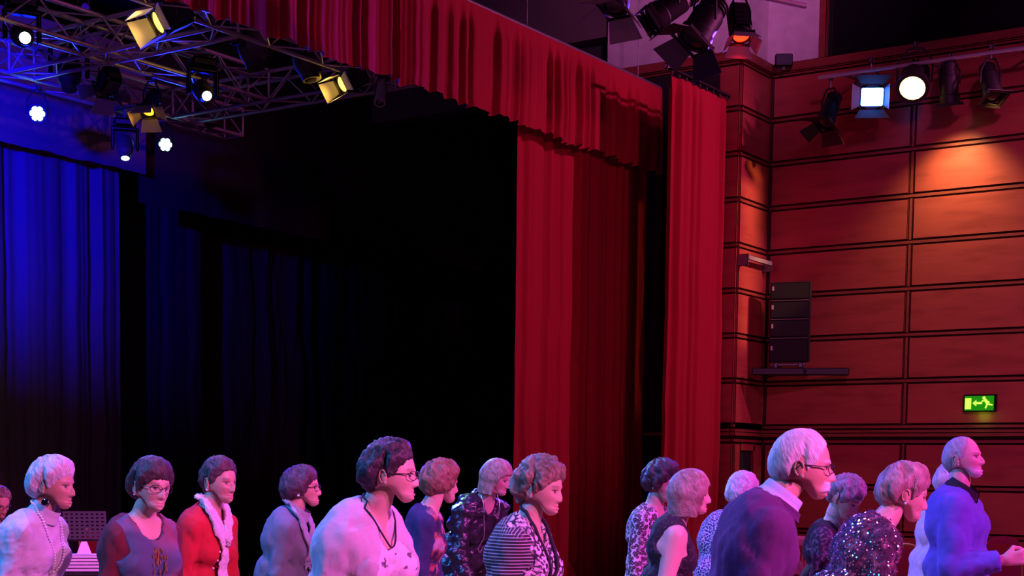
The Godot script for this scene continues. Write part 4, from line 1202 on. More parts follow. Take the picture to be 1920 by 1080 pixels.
# places a person so that the middle of the head falls on a pixel at a given depth
func person(label: String, px: float, py: float, depth: float, face: float, o: Dictionary) -> Dictionary:
	var J := joints(o)
	var R := cam_basis.x; R.y = 0; R = R.normalized()
	var T := cam_basis.z; T.y = 0; T = T.normalized()
	var f := deg_to_rad(face)
	var fwd := (R * cos(f) + T * sin(f)).normalized()
	var ba := Basis(Vector3.UP.cross(fwd).normalized(), Vector3.UP, fwd)
	var at := at_depth(px, py, depth)
	var sc: float = (at.y - float(o.get("seat", 0.0))) / J.head.y
	var root: Vector3 = at - ba * (J.head * sc)
	root.y = float(o.get("seat", 0.0))
	var t := thing("person", label, "person", root, ba.scaled(Vector3.ONE * sc), o.get("group", "people dancing in front of the stage"))
	# the head's own frame: yaw to the person's left, pitch down
	var hs: float = o.get("hs", 1.0) / sc
	var hb := Basis(Vector3.UP, deg_to_rad(o.get("look", 0.0))) * Basis(Vector3.RIGHT, deg_to_rad(o.get("nod", 8.0))) * Basis(Vector3(0, 0, 1), deg_to_rad(o.get("tilt", 0.0)))
	var hx := Transform3D(hb.scaled(Vector3.ONE * hs), J.head)
	# body: one skin from head to ankles
	var B := torso_bones(J, o)
	for s in 2: B.append_array(arm_bones(J, o, s))
	B.append_array(leg_bones(J, o))
	var chin := hx * Vector3(0, -0.05, -0.02)
	B.append([J.nb - J.up * 0.03, J.nb.lerp(chin, 0.45), 0.066, 0.06, 0.04])
	B.append([J.nb.lerp(chin, 0.45), chin, 0.06, 0.055, 0.03])
	var skin: Color = o.skin
	var hands := []
	for s in 2:
		var H: Array = hand_fist if o.get("fist", -1) == s else hand_open
		var y: Vector3 = -J["ha%d" % s]
		var z := (Vector3(0, 0.15, 1) - y * y.dot(Vector3(0, 0.15, 1))).normalized()
		if absf(y.dot(Vector3(0, 0, 1))) > 0.8: z = (Vector3(0, 1, 0) - y * y.y).normalized()
		var x := y.cross(z)
		var sg := 1.0 if s == 1 else -1.0
		var cc := PackedColorArray(); cc.resize(H[0].size()); cc.fill(skin)
		hands.append([H, cc, Transform3D(Basis(x * sg, y, z), J["wr%d" % s])])
	var body := part("body", null, M.skin, t)
	net_later(body, B, 0.021, {"grow": -0.009}, skin, func(m: MB):
		build_head(m, hx, o)
		for h in hands: m.append_arrays(h[0][0], h[0][1], h[1], h[0][2], h[2]))
	# hair
	if o.has("hair"):
		var h: Dictionary = o.hair
		h["wide"] = o.get("wide", 1.0)
		var ho := part("hair", build_hair(h), M.hair, t)
		ho.transform = hx
	if o.get("glasses", false):
		var go := part("glasses", glasses_mb(), M.frame, t, "dark framed glasses"); go.transform = hx
	if o.has("earring"):
		for s in [-1.0, 1.0]:
			var em := MB.new(); em.ball(Vector3(s * 0.081, -0.043, -0.006), Vector3.ONE * float(o.earring), Basis(), 10, 8)
			var eo := part("earring", em, M.pearl, t); eo.transform = hx
	# lower clothes and shoes
	var gk := int(round(o.get("girth", 1.0) * 8.0)) + (100 if o.get("sit", false) else 0)
	if not leg_cache.has(gk):
		var gg := (gk % 100) / 8.0
		var low := leg_bones(J, {"girth": gg, "sit": o.get("sit", false)})
		low.append([J.hip - Vector3.RIGHT * 0.085 * gg, J.hip + Vector3.RIGHT * 0.085 * gg, 0.12 * gg, 0.12 * gg, 0.05])
		low.append([J.hip, J.hip + Vector3(0, 0.14, 0.01), 0.1 * gg, 0.09 * gg, 0.05])
		leg_cache[gk] = net_mb(low, 0.028, {"grow": 0.008}).mesh()
	part("trousers", leg_cache[gk], o.get("legs_mat", M.dark_cloth), t)
	for s in [-1.0, 1.0]:
		if not leg_cache.has("shoe%d" % s): leg_cache["shoe%d" % s] = shoe_mb(s).mesh()
		var so := part("shoe", leg_cache["shoe%d" % s], M.shoe, t)
		if o.get("sit", false): so.position = Vector3(s * 0.015, 0, 0.42)
	return {"t": t, "J": J, "o": o, "hx": hx, "ba": ba}
# an upper garment; g.len: how far below the hip it hangs; sleeves: [upper, fore] for right and left
func garment(P: Dictionary, called: String, material: Material, g := {}) -> MeshInstance3D:
	var J: Dictionary = P.J
	var o: Dictionary = P.o
	var B := torso_bones(J, o)
	var drop: float = g.get("len", 0.1)
	var gi: float = o.get("girth", 1.0)
	B.append([J.hip - Vector3(0.085 * gi, drop, 0), J.hip + Vector3(0.085 * gi, -drop, 0), 0.122 * gi, 0.122 * gi, 0.05])
	var sl: Array = g.get("sleeve", [1.0, 0.92])
	var discs := []
	for s in 2:
		if sl[0] > 0.0:
			var ab := arm_bones(J, o, s, sl[0], sl[1], g.get("arm_k", 0.02))
			if g.has("sleeve_grow"):
				for q in ab: q[2] += g.sleeve_grow; q[3] += g.sleeve_grow
			B.append_array(ab)
			var e: Vector3; var d: Vector3
			if sl[0] < 1.0 or sl[1] <= 0.0:
				e = J["sh%d" % s].lerp(J["el%d" % s], sl[0]); d = (J["el%d" % s] - J["sh%d" % s]).normalized()
			else:
				e = J["el%d" % s].lerp(J["wr%d" % s], sl[1]); d = (J["wr%d" % s] - J["el%d" % s]).normalized()
			discs.append([e, d, 0.11])
		else:
			discs.append([J["sh%d" % s] + Vector3((1.0 if s == 1 else -1.0) * 0.012, 0, 0), Vector3(1.0 if s == 1 else -1.0, -0.15, 0).normalized(), 0.13])
	discs.append([J.hip - Vector3(0, drop + 0.06, 0), Vector3(0, -1, 0), 0.45])
	var subs: Array = g.get("subs", []).duplicate()
	# neck hole: radius and how deep it dips in front
	var nr: float = g.get("neck", 0.075); var dip: float = g.get("dip", 0.02)
	var ntop: Vector3 = J.nb + J.up * 0.16 + J.fw * 0.05
	subs.append([J.nb + J.up * float(g.get("rise", 0.012)) + J.fw * 0.012, ntop, nr, nr + 0.03])
	if dip > 0.0: subs.append([J.nb + J.fw * (0.06 + dip * 0.25) - J.up * dip, J.nb + J.fw * 0.09 + J.up * 0.1, nr * 0.75, nr])
	var opt := {"grow": g.get("grow", 0.004), "na": g.get("na", 0.009), "nf": g.get("nf", Vector3(190, 90, 190)), "na2": g.get("na2", 0.008), "nf2": g.get("nf2", Vector3(120, 90, 120)), "subs": subs, "discs": discs, "clips": g.get("clips", [])}
	var mi := part(called, null, material, P.t, g.get("label", ""))
	net_later(mi, B, g.get("cell", 0.0145), opt, null, g.get("after", null))
	return mi
# a ring of cloth round the neck: collar or roll neck
func collar(P: Dictionary, called: String, material: Material, r := 0.068, h := 0.05, g := {}):
	var J: Dictionary = P.J
	var c: Vector3 = J.nb + J.up * float(g.get("rise", 0.03)) + J.fw * 0.022
	var m := MB.new()
	var tilt: float = g.get("tilt", 0.35)
	var open: float = g.get("open", 0.0)
	var ax: Vector3 = (J.up + J.fw * tilt).normalized()
	var x := Vector3.RIGHT
	var z := x.cross(ax).normalized()
	var f := func(u: float, v: float) -> Vector3:
		var a := lerpf(open, TAU - open, u)
		var rr := r * (1.0 + 0.05 * sin(v * PI)) + (0.012 if v < 0.5 else 0.0) * (1.0 - v * 2.0)
		var d := x * sin(a) * 1.04 + z * cos(a) * (1.12 if cos(a) > 0 else 1.0)
		var dn: float = float(g.get("drop", 0.0)) * pow(maxf(cos(a), 0.0), 2.0)
		return c + d * rr + ax * ((v - 0.5) * h) - J.up * dn
	m.grid(44, 8, f)
	var f2 := func(u: float, v: float) -> Vector3:
		var p: Vector3 = f.call(u, 1.0 - v)
		return c + (p - c) * Vector3(0.95, 1.0, 0.95)
	m.grid(44, 8, f2)
	return part(called, m, material, P.t)

# distance to a person's torso and the point of its surface found along a direction
func torso_d(B: Array, p: Vector3) -> float:
	var d := 1e3
	for b in B:
		var a: Vector3 = b[0]
		var ba: Vector3 = b[1] - a
		var e := p - a
		var t := clampf(e.dot(ba) / maxf(ba.length_squared(), 1e-9), 0.0, 1.0)
		var x: float = (e - ba * t).length() - lerpf(b[2], b[3], t)
		var k: float = b[4]
		var h := k - absf(d - x)
		d = minf(d, x)
		if h > 0.0: d -= h * h * 0.25 / k
	return d
func onto(P: Dictionary, from: Vector3, dir: Vector3, out: float) -> Vector3:
	# comes from outside against dir until it is "out" above the torso
	var p := from + dir * 0.45
	for k in 40:
		var d := torso_d(P.B, p) - out
		if d < 0.0008: break
		p -= dir * minf(d, 0.03)
		if (p - from).dot(dir) < -0.2: break
	return p
func neck_path(P: Dictionary, length: float, w: float, n: int, out: float) -> Array:
	# a loop from behind the neck, over the shoulders, to a low point in front
	var J: Dictionary = P.J
	var pts := []
	for k in n + 1:
		var a := TAU * k / n - PI
		var fr := 0.5 + 0.5 * cos(a)            # 0 behind, 1 in front
		var x := sin(a) * w * (0.8 + 0.35 * sin(fr * PI))
		if fr < 0.45:
			var ang := a
			pts.append(J.nb + J.up * (0.012 + 0.03 * (1.0 - fr)) + Vector3(sin(a) * 0.066, 0, 0) + J.fw * (0.012 + cos(a) * 0.066) + J.up * out)
		else:
			var s := (fr - 0.45) / 0.55
			var c: Vector3 = J.nb + Vector3(x, 0, 0) + J.up * (0.025 - (length + 0.025) * pow(s, 1.25))
			var d: Vector3 = (J.fw + J.up * 0.5 * (1.0 - s)).normalized()
			pts.append(onto(P, c, d, out))
	return pts
func beads(P: Dictionary, called: String, pts: Array, r: float, m: Material, gap := 0.0):
	var mb := MB.new()
	var acc := 0.0
	for k in pts.size() - 1:
		var a: Vector3 = pts[k]; var b: Vector3 = pts[k + 1]
		var ln := a.distance_to(b)
		while acc < ln:
			mb.ball(a.lerp(b, acc / maxf(ln, 1e-5)), Vector3.ONE * r, Basis(), 8, 6)
			acc += 2.1 * r + gap
		acc -= ln
	return part(called, mb, m, P.t)
func cord(P: Dictionary, called: String, pts: Array, r: float, m: Material):
	var mb := MB.new(); mb.tube(pts, r, 6)
	return part(called, mb, m, P.t)
# a band of cloth that follows a path over the torso
func ribbon(P: Dictionary, called: String, pts: Array, w0: float, w1: float, th: float, m: Material, side: Vector3, wav := 0.0):
	var mb := MB.new()
	var n := pts.size() - 1
	var f := func(u: float, v: float) -> Vector3:
		var q := u * n
		var k := mini(int(q), n - 1)
		var p: Vector3 = pts[k].lerp(pts[k + 1], q - k)
		var tg: Vector3 = (pts[mini(k + 1, n)] - pts[maxi(k - 1, 0)]).normalized()
		var sd := (side - tg * side.dot(tg)).normalized()
		var up := tg.cross(sd)
		if up.dot(P.J.fw + P.J.up * 0.3) < 0: up = -up
		var a := TAU * v
		var w := lerpf(w0, w1, u) * (1.0 + wav * 2.0 * noise.get_noise_1d(u * 160.0))
		return p + sd * cos(a) * w + up * (sin(a) * th + th * wav * 3.0 * noise.get_noise_2d(u * 200.0, cos(a) * 60.0))
	mb.grid(n * 3, 18, f)
	return part(called, mb, m, P.t)
func tri(m: StandardMaterial3D, tex: Texture2D, sc: float) -> StandardMaterial3D:
	m.albedo_texture = tex; m.uv1_triplanar = true; m.uv1_scale = Vector3.ONE * sc; m.uv1_triplanar_sharpness = 4.0
	return m
func img_tex(n: int, fn: Callable) -> ImageTexture:
	var im := Image.create(n, n, true, Image.FORMAT_RGB8)
	for y in n:
		for x in n: im.set_pixel(x, y, fn.call(float(x) / n, float(y) / n))
	im.generate_mipmaps()
	return ImageTexture.create_from_image(im)
func people_materials():
	M.skin = mat(Color.WHITE, 0.5, 0.0, true)
	M.skin.subsurf_scatter_enabled = true; M.skin.subsurf_scatter_strength = 0.08
	M.hair = mat(Color.WHITE, 0.5, 0.0, true)
	var rs := RandomNumberGenerator.new(); rs.seed = 21
	var im := Image.create(512, 256, true, Image.FORMAT_RGB8)
	var hgt := Image.create(512, 256, true, Image.FORMAT_RGB8)
	var fs := FastNoiseLite.new(); fs.seed = 4; fs.frequency = 1.0; fs.fractal_octaves = 2
	for y in 256:
		for x in 512:
			var a := TAU * x / 512.0
			var c2 := TAU * y / 256.0
			var n := fs.get_noise_3d(cos(a) * 13.0 + cos(c2) * 0.9, sin(a) * 13.0 + sin(c2) * 0.9, 3.0) + 0.6 * fs.get_noise_3d(cos(a) * 30.0, sin(a) * 30.0 + cos(c2) * 0.8, sin(c2) * 0.8)
			var k := clampf(0.5 + n * 0.7, 0, 1)
			var g := lerpf(0.62, 1.0, k)
			im.set_pixel(x, y, Color(g, g, g)); hgt.set_pixel(x, y, Color(k, k, k))
	im.generate_mipmaps()
	M.hair.albedo_texture = ImageTexture.create_from_image(im)
	hgt.bump_map_to_normal_map(3.0); hgt.generate_mipmaps()
	M.hair.normal_enabled = true; M.hair.normal_texture = ImageTexture.create_from_image(hgt); M.hair.normal_scale = 1.0
	M.frame = mat(lin(0.02, 0.015, 0.02), 0.3)
	M.pearl = mat(lin(0.8, 0.78, 0.75), 0.2)
	M.silver = mat(lin(0.75, 0.75, 0.75), 0.25, 0.8)
	M.gold = mat(lin(0.75, 0.5, 0.15), 0.3, 0.8)
	M.dark_cloth = cloth(lin(0.015, 0.015, 0.022))
	M.navy_trousers = cloth(lin(0.02, 0.022, 0.06))
	M.shoe = mat(lin(0.012, 0.012, 0.012), 0.35)
	var knit := ntex(0.09, [], 77, 3, FastNoiseLite.TYPE_SIMPLEX, 256, true)
	for q in [["grey_knit", [0.5, 0.5, 0.54]], ["maroon_knit", [0.10, 0.012, 0.02]], ["red_knit", [0.42, 0.012, 0.02]], ["slate_knit", [0.16, 0.18, 0.22]], ["cream_knit", [0.46, 0.43, 0.48]], ["navy_knit", [0.02, 0.022, 0.09]], ["plum_knit", [0.07, 0.009, 0.085]], ["blue_shirt", [0.10, 0.09, 0.42]], ["pale_shirt", [0.45, 0.5, 0.72]], ["black_cloth", [0.016, 0.014, 0.022]], ["white_cloth", [0.62, 0.6, 0.66]], ["black_shirt", [0.01, 0.01, 0.012]]]:
		var m := cloth(lin(q[1][0], q[1][1], q[1][2]))
		m.normal_enabled = true; m.normal_texture = knit; m.normal_scale = 0.5; m.uv1_triplanar = true; m.uv1_scale = Vector3.ONE * 9.0
		M[q[0]] = m
	M.grey_scarf = cloth(lin(0.32, 0.36, 0.42))
	M.leather = mat(lin(0.016, 0.015, 0.022), 0.32)
	M.leather.normal_enabled = true; M.leather.normal_texture = ntex(0.02, [], 78, 4, FastNoiseLite.TYPE_SIMPLEX_SMOOTH, 256, true); M.leather.normal_scale = 0.8; M.leather.uv1_triplanar = true; M.leather.uv1_scale = Vector3.ONE * 3.0
	# printed cloths
	M.leopard = tri(cloth(Color.WHITE), ntex(0.035, [[0.0, lin(0.16, 0.11, 0.12)], [0.22, lin(0.15, 0.11, 0.12)], [0.26, lin(0.012, 0.01, 0.016)], [0.42, lin(0.012, 0.01, 0.016)], [0.47, lin(0.55, 0.5, 0.58)], [1.0, lin(0.62, 0.58, 0.64)]], 3, 1, FastNoiseLite.TYPE_CELLULAR, 512), 2.6)
	M.ocelot = tri(cloth(Color.WHITE), ntex(0.03, [[0.36, lin(0.012, 0.01, 0.02)], [0.48, lin(0.014, 0.012, 0.02)], [0.52, lin(0.55, 0.5, 0.58)], [1.0, lin(0.62, 0.58, 0.62)]], 9, 2, FastNoiseLite.TYPE_SIMPLEX_SMOOTH, 512), 2.2)
	M.mosaic = tri(cloth(Color.WHITE), ntex(0.05, [[0.34, lin(0.03, 0.03, 0.16)], [0.48, lin(0.05, 0.05, 0.3)], [0.53, lin(0.5, 0.52, 0.62)], [1.0, lin(0.62, 0.62, 0.66)]], 19, 2, FastNoiseLite.TYPE_SIMPLEX_SMOOTH, 512), 2.6)
	M.stripes = tri(cloth(Color.WHITE), img_tex(128, func(x, y): return lin(0.34, 0.32, 0.36) if fmod(y * 8.0, 1.0) < 0.3 else lin(0.014, 0.012, 0.018)), 8.0)
	M.floral = tri(cloth(Color.WHITE), ntex(0.016, [[0.0, lin(0.05, 0.035, 0.07)], [0.22, lin(0.14, 0.10, 0.16)], [0.27, lin(0.6, 0.55, 0.6)], [1.0, lin(0.64, 0.6, 0.62)]], 29, 3, FastNoiseLite.TYPE_SIMPLEX_SMOOTH, 512), 1.8)
	M.stars = tri(cloth(Color.WHITE), ntex(0.05, [[0.0, lin(0.3, 0.25, 0.36)], [0.08, lin(0.38, 0.33, 0.42)], [0.14, lin(0.62, 0.58, 0.6)], [1.0, lin(0.66, 0.62, 0.62)]], 31, 1, FastNoiseLite.TYPE_CELLULAR, 512), 2.8)
	M.bouquet = tri(cloth(Color.WHITE), ntex(0.012, [[0.3, lin(0.012, 0.012, 0.05)], [0.44, lin(0.03, 0.02, 0.06)], [0.5, lin(0.25, 0.03, 0.05)], [0.6, lin(0.3, 0.09, 0.08)], [0.75, lin(0.35, 0.28, 0.35)]], 37, 3, FastNoiseLite.TYPE_SIMPLEX_SMOOTH, 512), 1.6)
	M.patchwork = tri(cloth(Color.WHITE), ntex(0.008, [[0.25, lin(0.06, 0.09, 0.14)], [0.45, lin(0.16, 0.12, 0.17)], [0.6, lin(0.22, 0.06, 0.09)], [0.8, lin(0.1, 0.1, 0.13)]], 43, 2, FastNoiseLite.TYPE_SIMPLEX_SMOOTH, 256), 1.4)
	M.lace = tri(cloth(Color.WHITE), ntex(0.03, [[0.35, lin(0.016, 0.014, 0.03)], [0.52, lin(0.03, 0.024, 0.045)], [0.66, lin(0.13, 0.1, 0.14)], [0.85, lin(0.15, 0.12, 0.15)]], 47, 2, FastNoiseLite.TYPE_SIMPLEX_SMOOTH, 512), 2.0)
	M.lace_dark = tri(cloth(Color.WHITE), ntex(0.05, [[0.35, lin(0.008, 0.007, 0.012)], [0.6, lin(0.014, 0.012, 0.02)], [0.75, lin(0.05, 0.04, 0.05)]], 49, 2, FastNoiseLite.TYPE_SIMPLEX_SMOOTH, 256), 2.6)
	M.sequin_base = tri(cloth(Color.WHITE), ntex(0.03, [[0.35, lin(0.03, 0.012, 0.03)], [0.6, lin(0.08, 0.03, 0.06)], [0.75, lin(0.2, 0.1, 0.11)]], 53, 2, FastNoiseLite.TYPE_SIMPLEX_SMOOTH, 256), 2.2)
	M.sequin = mat(lin(0.85, 0.82, 0.85), 0.22, 1.0)

func build_people():
	people_materials()
	make_hands()
	crease.seed = 3; crease.frequency = 0.05; crease.noise_type = FastNoiseLite.TYPE_SIMPLEX_SMOOTH; crease.fractal_type = FastNoiseLite.FRACTAL_RIDGED; crease.fractal_octaves = 2
	var SK := Color(0.52, 0.32, 0.24)
	var SK2 := Color(0.56, 0.36, 0.28)
	var P: Dictionary
	var f: Array
	# 1 pearls
	P = person("white haired person in a pale grey jumper with a long pearl necklace", 101, 909, 7.3, 12, {"skin": Color(0.46, 0.27, 0.19), "lean": 6, "hunch": 12, "neck": 16, "nod": 4, "look": -4, "hs": 1.02, "girth": 1.18, "bust": 1.0, "belly": 1.1, "nose": 1.1, "brow": Color(0.4, 0.36, 0.34), "brow_a": 0.4, "arms": [[-16, 10, 18, 0], [-5, 8, 20, 0]], "hair": {"style": "swept", "color": Color(0.74, 0.73, 0.76), "tip": Color(0.92, 0.91, 0.93), "top": 0.03, "back": 0.034, "side": 0.024, "front": 0.014, "curl": 0.006, "curl_f": 14.0, "seed": 1.0}})
	P.B = torso_bones(P.J, P.o)
	garment(P, "jumper", M.grey_knit, {"grow": 0.012, "na": 0.022, "nf": Vector3(110, 150, 110), "neck": 0.062, "dip": 0.0, "rise": 0.03})
	collar(P, "roll_neck", M.grey_knit, 0.068, 0.07, {"rise": 0.03})
	beads(P, "pearl_necklace", neck_path(P, 0.27, 0.075, 40, 0.02), 0.0058, M.pearl, 0.003)
	var e1 := MB.new(); e1.ball(Vector3(-0.083, -0.085, 0.012), Vector3(0.01, 0.022, 0.022), Basis(), 14, 10)
	var eo := part("earring", e1, mat(lin(0.35, 0.35, 0.36), 0.12, 1.0), P.t, "large round silver earring"); eo.transform = P.hx
	# 2 glasses, maroon
	P = person("dark haired person with glasses in a maroon top with a grey patterned front", 284, 912, 7.2, 38, {"skin": SK2, "lean": 4, "hunch": 8, "neck": 16, "nod": 6, "look": -8, "tilt": -4, "hs": 1.04, "girth": 1.2, "bust": 1.1, "belly": 1.1, "glasses": true, "earring": 0.005, "arms": [[-6, 12, 20, 0], [-2, 12, 22, 0]], "hair": {"style": "fringe", "color": Color(0.035, 0.018, 0.02), "tip": Color(0.09, 0.05, 0.05), "top": 0.026, "back": 0.028, "side": 0.02, "front": 0.018, "curl": 0.004, "seed": 2.0}})
	P.B = torso_bones(P.J, P.o)
	garment(P, "jumper", M.maroon_knit, {"grow": 0.010, "na": 0.012, "neck": 0.1, "dip": 0.028})
	garment(P, "front_panel", M.patchwork, {"grow": 0.0145, "na": 0.012, "neck": 0.1, "dip": 0.028, "sleeve": [0.0, 0.0], "clips": [[-P.J.fw, -(P.J.nb.dot(P.J.fw) - 0.01)]], "label": "grey and violet patterned front"})
	var dash := MB.new()
	for k in 44:
		var bx := (noise.get_noise_1d(k * 37.0) * 1.6) * 0.055
		var by := -0.005 - 0.13 * absf(noise.get_noise_1d(k * 91.0 + 400.0)) * 2.0
		var bp := onto(P, P.J.chest + Vector3(bx, 0, 0) + P.J.up * (0.05 + by), P.J.fw, 0.019)
		dash.tube([bp, bp - P.J.up * 0.02], 0.0026, 5)
	part("bead_trim", dash, M.gold, P.t, "gold bead dashes at the neckline")
	# 3 red cardigan
	P = person("person in a red cardigan with a pale star print scarf and cropped dark hair", 411, 903, 8.0, 26, {"skin": Color(0.5, 0.29, 0.21), "lean": 3, "hunch": 12, "neck": 14, "nod": 4, "look": -8, "hs": 1.0, "girth": 1.0, "bust": 1.0, "nose": 1.1, "earring": 0.007, "arms": [[-8, 8, 10, 0], [-2, 8, 12, 0]], "hair": {"style": "short", "color": Color(0.05, 0.022, 0.025), "tip": Color(0.15, 0.075, 0.08), "top": 0.022, "back": 0.014, "side": 0.010, "front": 0.020, "curl": 0.006, "curl_f": 20.0, "seed": 3.0}})
	P.B = torso_bones(P.J, P.o)
	var Jp: Dictionary = P.J
	garment(P, "cardigan", M.red_knit, {"grow": 0.012, "na": 0.014, "neck": 0.075, "dip": 0.06, "nf": Vector3(150, 70, 150)})
	garment(P, "blouse", M.white_cloth, {"grow": 0.003, "sleeve": [0.3, 0.0], "na": 0.004, "neck": 0.075, "dip": 0.03})
	f = neck_path(P, 0.16, 0.06, 36, 0.03)
	ribbon(P, "scarf", f.slice(4, 33), 0.036, 0.03, 0.014, M.stars, Vector3(1, 0, 0), 0.5)
	var tailp := []
	for k in 11:
		var s := k / 10.0
		tailp.append(onto(P, Jp.chest + Vector3(-0.01 + 0.03 * s, 0, 0) + Jp.up * (0.035 - 0.36 * s), Jp.fw, 0.028 + 0.02 * s))
	ribbon(P, "scarf_tail", tailp, 0.022, 0.062, 0.010, M.stars, Vector3(1, 0, 0), 0.4)
	for k in 6:
		var b := MB.new(); b.ball(onto(P, Jp.chest + Vector3(-0.045, 0, 0) - Jp.up * (0.03 + 0.05 * k), Jp.fw, 0.013), Vector3.ONE * 0.0075, Basis(), 8, 6)
		part("button", b, M.pearl, P.t)
	# 4 slate cardigan
	P = person("person with a brown bob and glasses in a slate cardigan and grey scarf", 567, 915, 8.8, 8, {"skin": SK, "lean": 4, "hunch": 14, "neck": 8, "nod": -2, "look": 2, "hs": 0.98, "girth": 1.14, "bust": 1.1, "belly": 1.15, "glasses": true, "earring": 0.008, "arms": [[-6, 10, 34, 6], [0, 8, 34, 0]], "hair": {"style": "cap", "color": Color(0.06, 0.025, 0.04), "tip": Color(0.15, 0.07, 0.1), "top": 0.026, "back": 0.036, "side": 0.024, "front": 0.012, "curl": 0.006, "curl_f": 14.0, "seed": 4.0}})
	P.B = torso_bones(P.J, P.o)
	garment(P, "cardigan", M.slate_knit, {"grow": 0.014, "na": 0.018, "neck": 0.07, "dip": 0.03, "nf": Vector3(120, 60, 120)})
	f = neck_path(P, 0.3, 0.085, 36, 0.03)
	ribbon(P, "scarf", f.slice(1, 18), 0.03, 0.05, 0.013, M.grey_scarf, Vector3(1, 0, 0), 0.4)
	ribbon(P, "scarf", f.slice(18, 36), 0.05, 0.03, 0.013, M.grey_scarf, Vector3(1, 0, 0), 0.4)
	collar(P, "scarf_wrap", M.grey_scarf, 0.072, 0.06, {"rise": 0.03})
	var br := MB.new(); br.tube([onto(P, P.J.chest + Vector3(-0.10, 0, 0) + P.J.up * 0.03, P.J.fw, 0.02), onto(P, P.J.chest + Vector3(-0.06, 0, 0) + P.J.up * 0.02, P.J.fw, 0.02)], 0.004, 6)
	part("brooch", br, M.silver, P.t)
	# 5 white cardigan, large
	P = person("large person with short dark hair in an open white cardigan over a floral top", 734, 889, 6.2, 30, {"skin": SK2, "lean": 7, "hunch": 14, "neck": 18, "drop_sh": 0.165, "nod": 2, "look": 20, "hs": 1.03, "girth": 1.32, "bust": 1.45, "belly": 1.15, "arm": 1.35, "sw": 1.02, "wide": 1.05, "glasses": true, "arms": [[-14, 10, 22, 0], [0, 10, 25, 0]], "hair": {"style": "short", "color": Color(0.022, 0.01, 0.016), "tip": Color(0.075, 0.04, 0.06), "top": 0.03, "back": 0.034, "side": 0.02, "front": 0.016, "curl": 0.008, "curl_f": 18.0, "seed": 5.0}})
	P.B = torso_bones(P.J, P.o)
	Jp = P.J
	garment(P, "cardigan", M.cream_knit, {"grow": 0.015, "na": 0.02, "neck": 0.07, "dip": 0.0, "nf": Vector3(90, 60, 90), "sleeve_grow": 0.004, "subs": [[Jp.nb + Jp.fw * 0.12, Jp.chest + Jp.fw * 0.30, 0.07, 0.17], [Jp.chest + Jp.fw * 0.30, Jp.waist + Jp.fw * 0.32, 0.17, 0.2], [Jp.waist + Jp.fw * 0.32, Jp.hip + Jp.fw * 0.3, 0.2, 0.21]]})
	garment(P, "top", M.floral, {"grow": 0.006, "na": 0.008, "sleeve": [0.3, 0.0], "neck": 0.09, "dip": 0.08})
	cord(P, "neck_cord", neck_path(P, 0.12, 0.08, 30, 0.012), 0.004, M.black_cloth)
	# 6 navy, seen from behind
	P = person("auburn haired person in a navy top with a flowery front turned to the stage", 828, 906, 8.9, 4, {"skin": SK2, "lean": 4, "hunch": 12, "neck": 16, "nod": 6, "look": 36, "hs": 1.0, "girth": 1.0, "bust": 1.05, "arms": [[-4, 12, 18, 0], [2, 8, 20, 0]], "hair": {"style": "cap", "color": Color(0.22, 0.10, 0.05), "tip": Color(0.44, 0.24, 0.14), "top": 0.032, "back": 0.034, "side": 0.026, "front": 0.02, "curl": 0.009, "curl_f": 16.0, "seed": 6.0}})
	P.B = torso_bones(P.J, P.o)
	garment(P, "jumper", M.navy_knit, {"grow": 0.012, "na": 0.014, "neck": 0.092, "dip": 0.02})
	garment(P, "front_panel", M.bouquet, {"grow": 0.017, "na": 0.014, "neck": 0.09, "dip": 0.03, "sleeve": [0.0, 0.0], "clips": [[-P.J.fw, -(P.J.chest.dot(P.J.fw) + 0.01)]], "label": "flower print front in red and cream"})
	# 7 leather jacket
	P = person("blonde person bending forward in a black leather jacket with a long chain", 931, 896, 10.2, 42, {"skin": SK2, "lean": 26, "hunch": 6, "neck": 8, "nod": 16, "look": 16, "hs": 0.98, "girth": 0.98, "bust": 0.95, "arms": [[2, 14, 26, 0], [12, 10, 30, 0]], "legs_mat": M.leather, "hair": {"style": "chin_bob", "color": Color(0.42, 0.28, 0.17), "tip": Color(0.7, 0.54, 0.38), "top": 0.022, "back": 0.024, "side": 0.009, "front": 0.012, "drop": 0.02, "curl": 0.002, "seed": 7.0}})
	P.B = torso_bones(P.J, P.o)
	Jp = P.J
	garment(P, "leather_jacket", M.leather, {"grow": 0.018, "na": 0.035, "nf": Vector3(110, 190, 110), "neck": 0.075, "dip": 0.02, "subs": [[Jp.nb + Jp.fw * 0.12, Jp.waist + Jp.fw * 0.22, 0.05, 0.075]]})
	garment(P, "top", M.black_cloth, {"grow": 0.004, "na": 0.005, "sleeve": [0.3, 0.0], "neck": 0.085, "dip": 0.06})
	cord(P, "chain", neck_path(P, 0.34, 0.07, 34, 0.025), 0.003, M.silver)
	# 8 leopard front, striped sleeves
	P = person("person with tousled fair hair in a leopard print front and striped short sleeves", 1014, 916, 7.0, 22, {"skin": SK2, "lean": 6, "hunch": 10, "neck": 10, "nod": 8, "look": -4, "drop_sh": 0.11, "hs": 1.04, "girth": 1.18, "bust": 1.3, "belly": 1.1, "arm": 1.1, "wide": 1.08, "nose": 0.85, "arms": [[-8, 12, 14, 0], [4, 12, 18, 0]], "hair": {"style": "swept", "color": Color(0.2, 0.11, 0.07), "tip": Color(0.5, 0.33, 0.25), "top": 0.036, "back": 0.030, "side": 0.022, "front": 0.028, "curl": 0.013, "curl_f": 15.0, "seed": 8.5}})
	P.B = torso_bones(P.J, P.o)
	garment(P, "blouse", M.stripes, {"grow": 0.013, "na": 0.01, "sleeve": [0.68, 0.0], "sleeve_grow": 0.012, "neck": 0.08, "dip": 0.06})
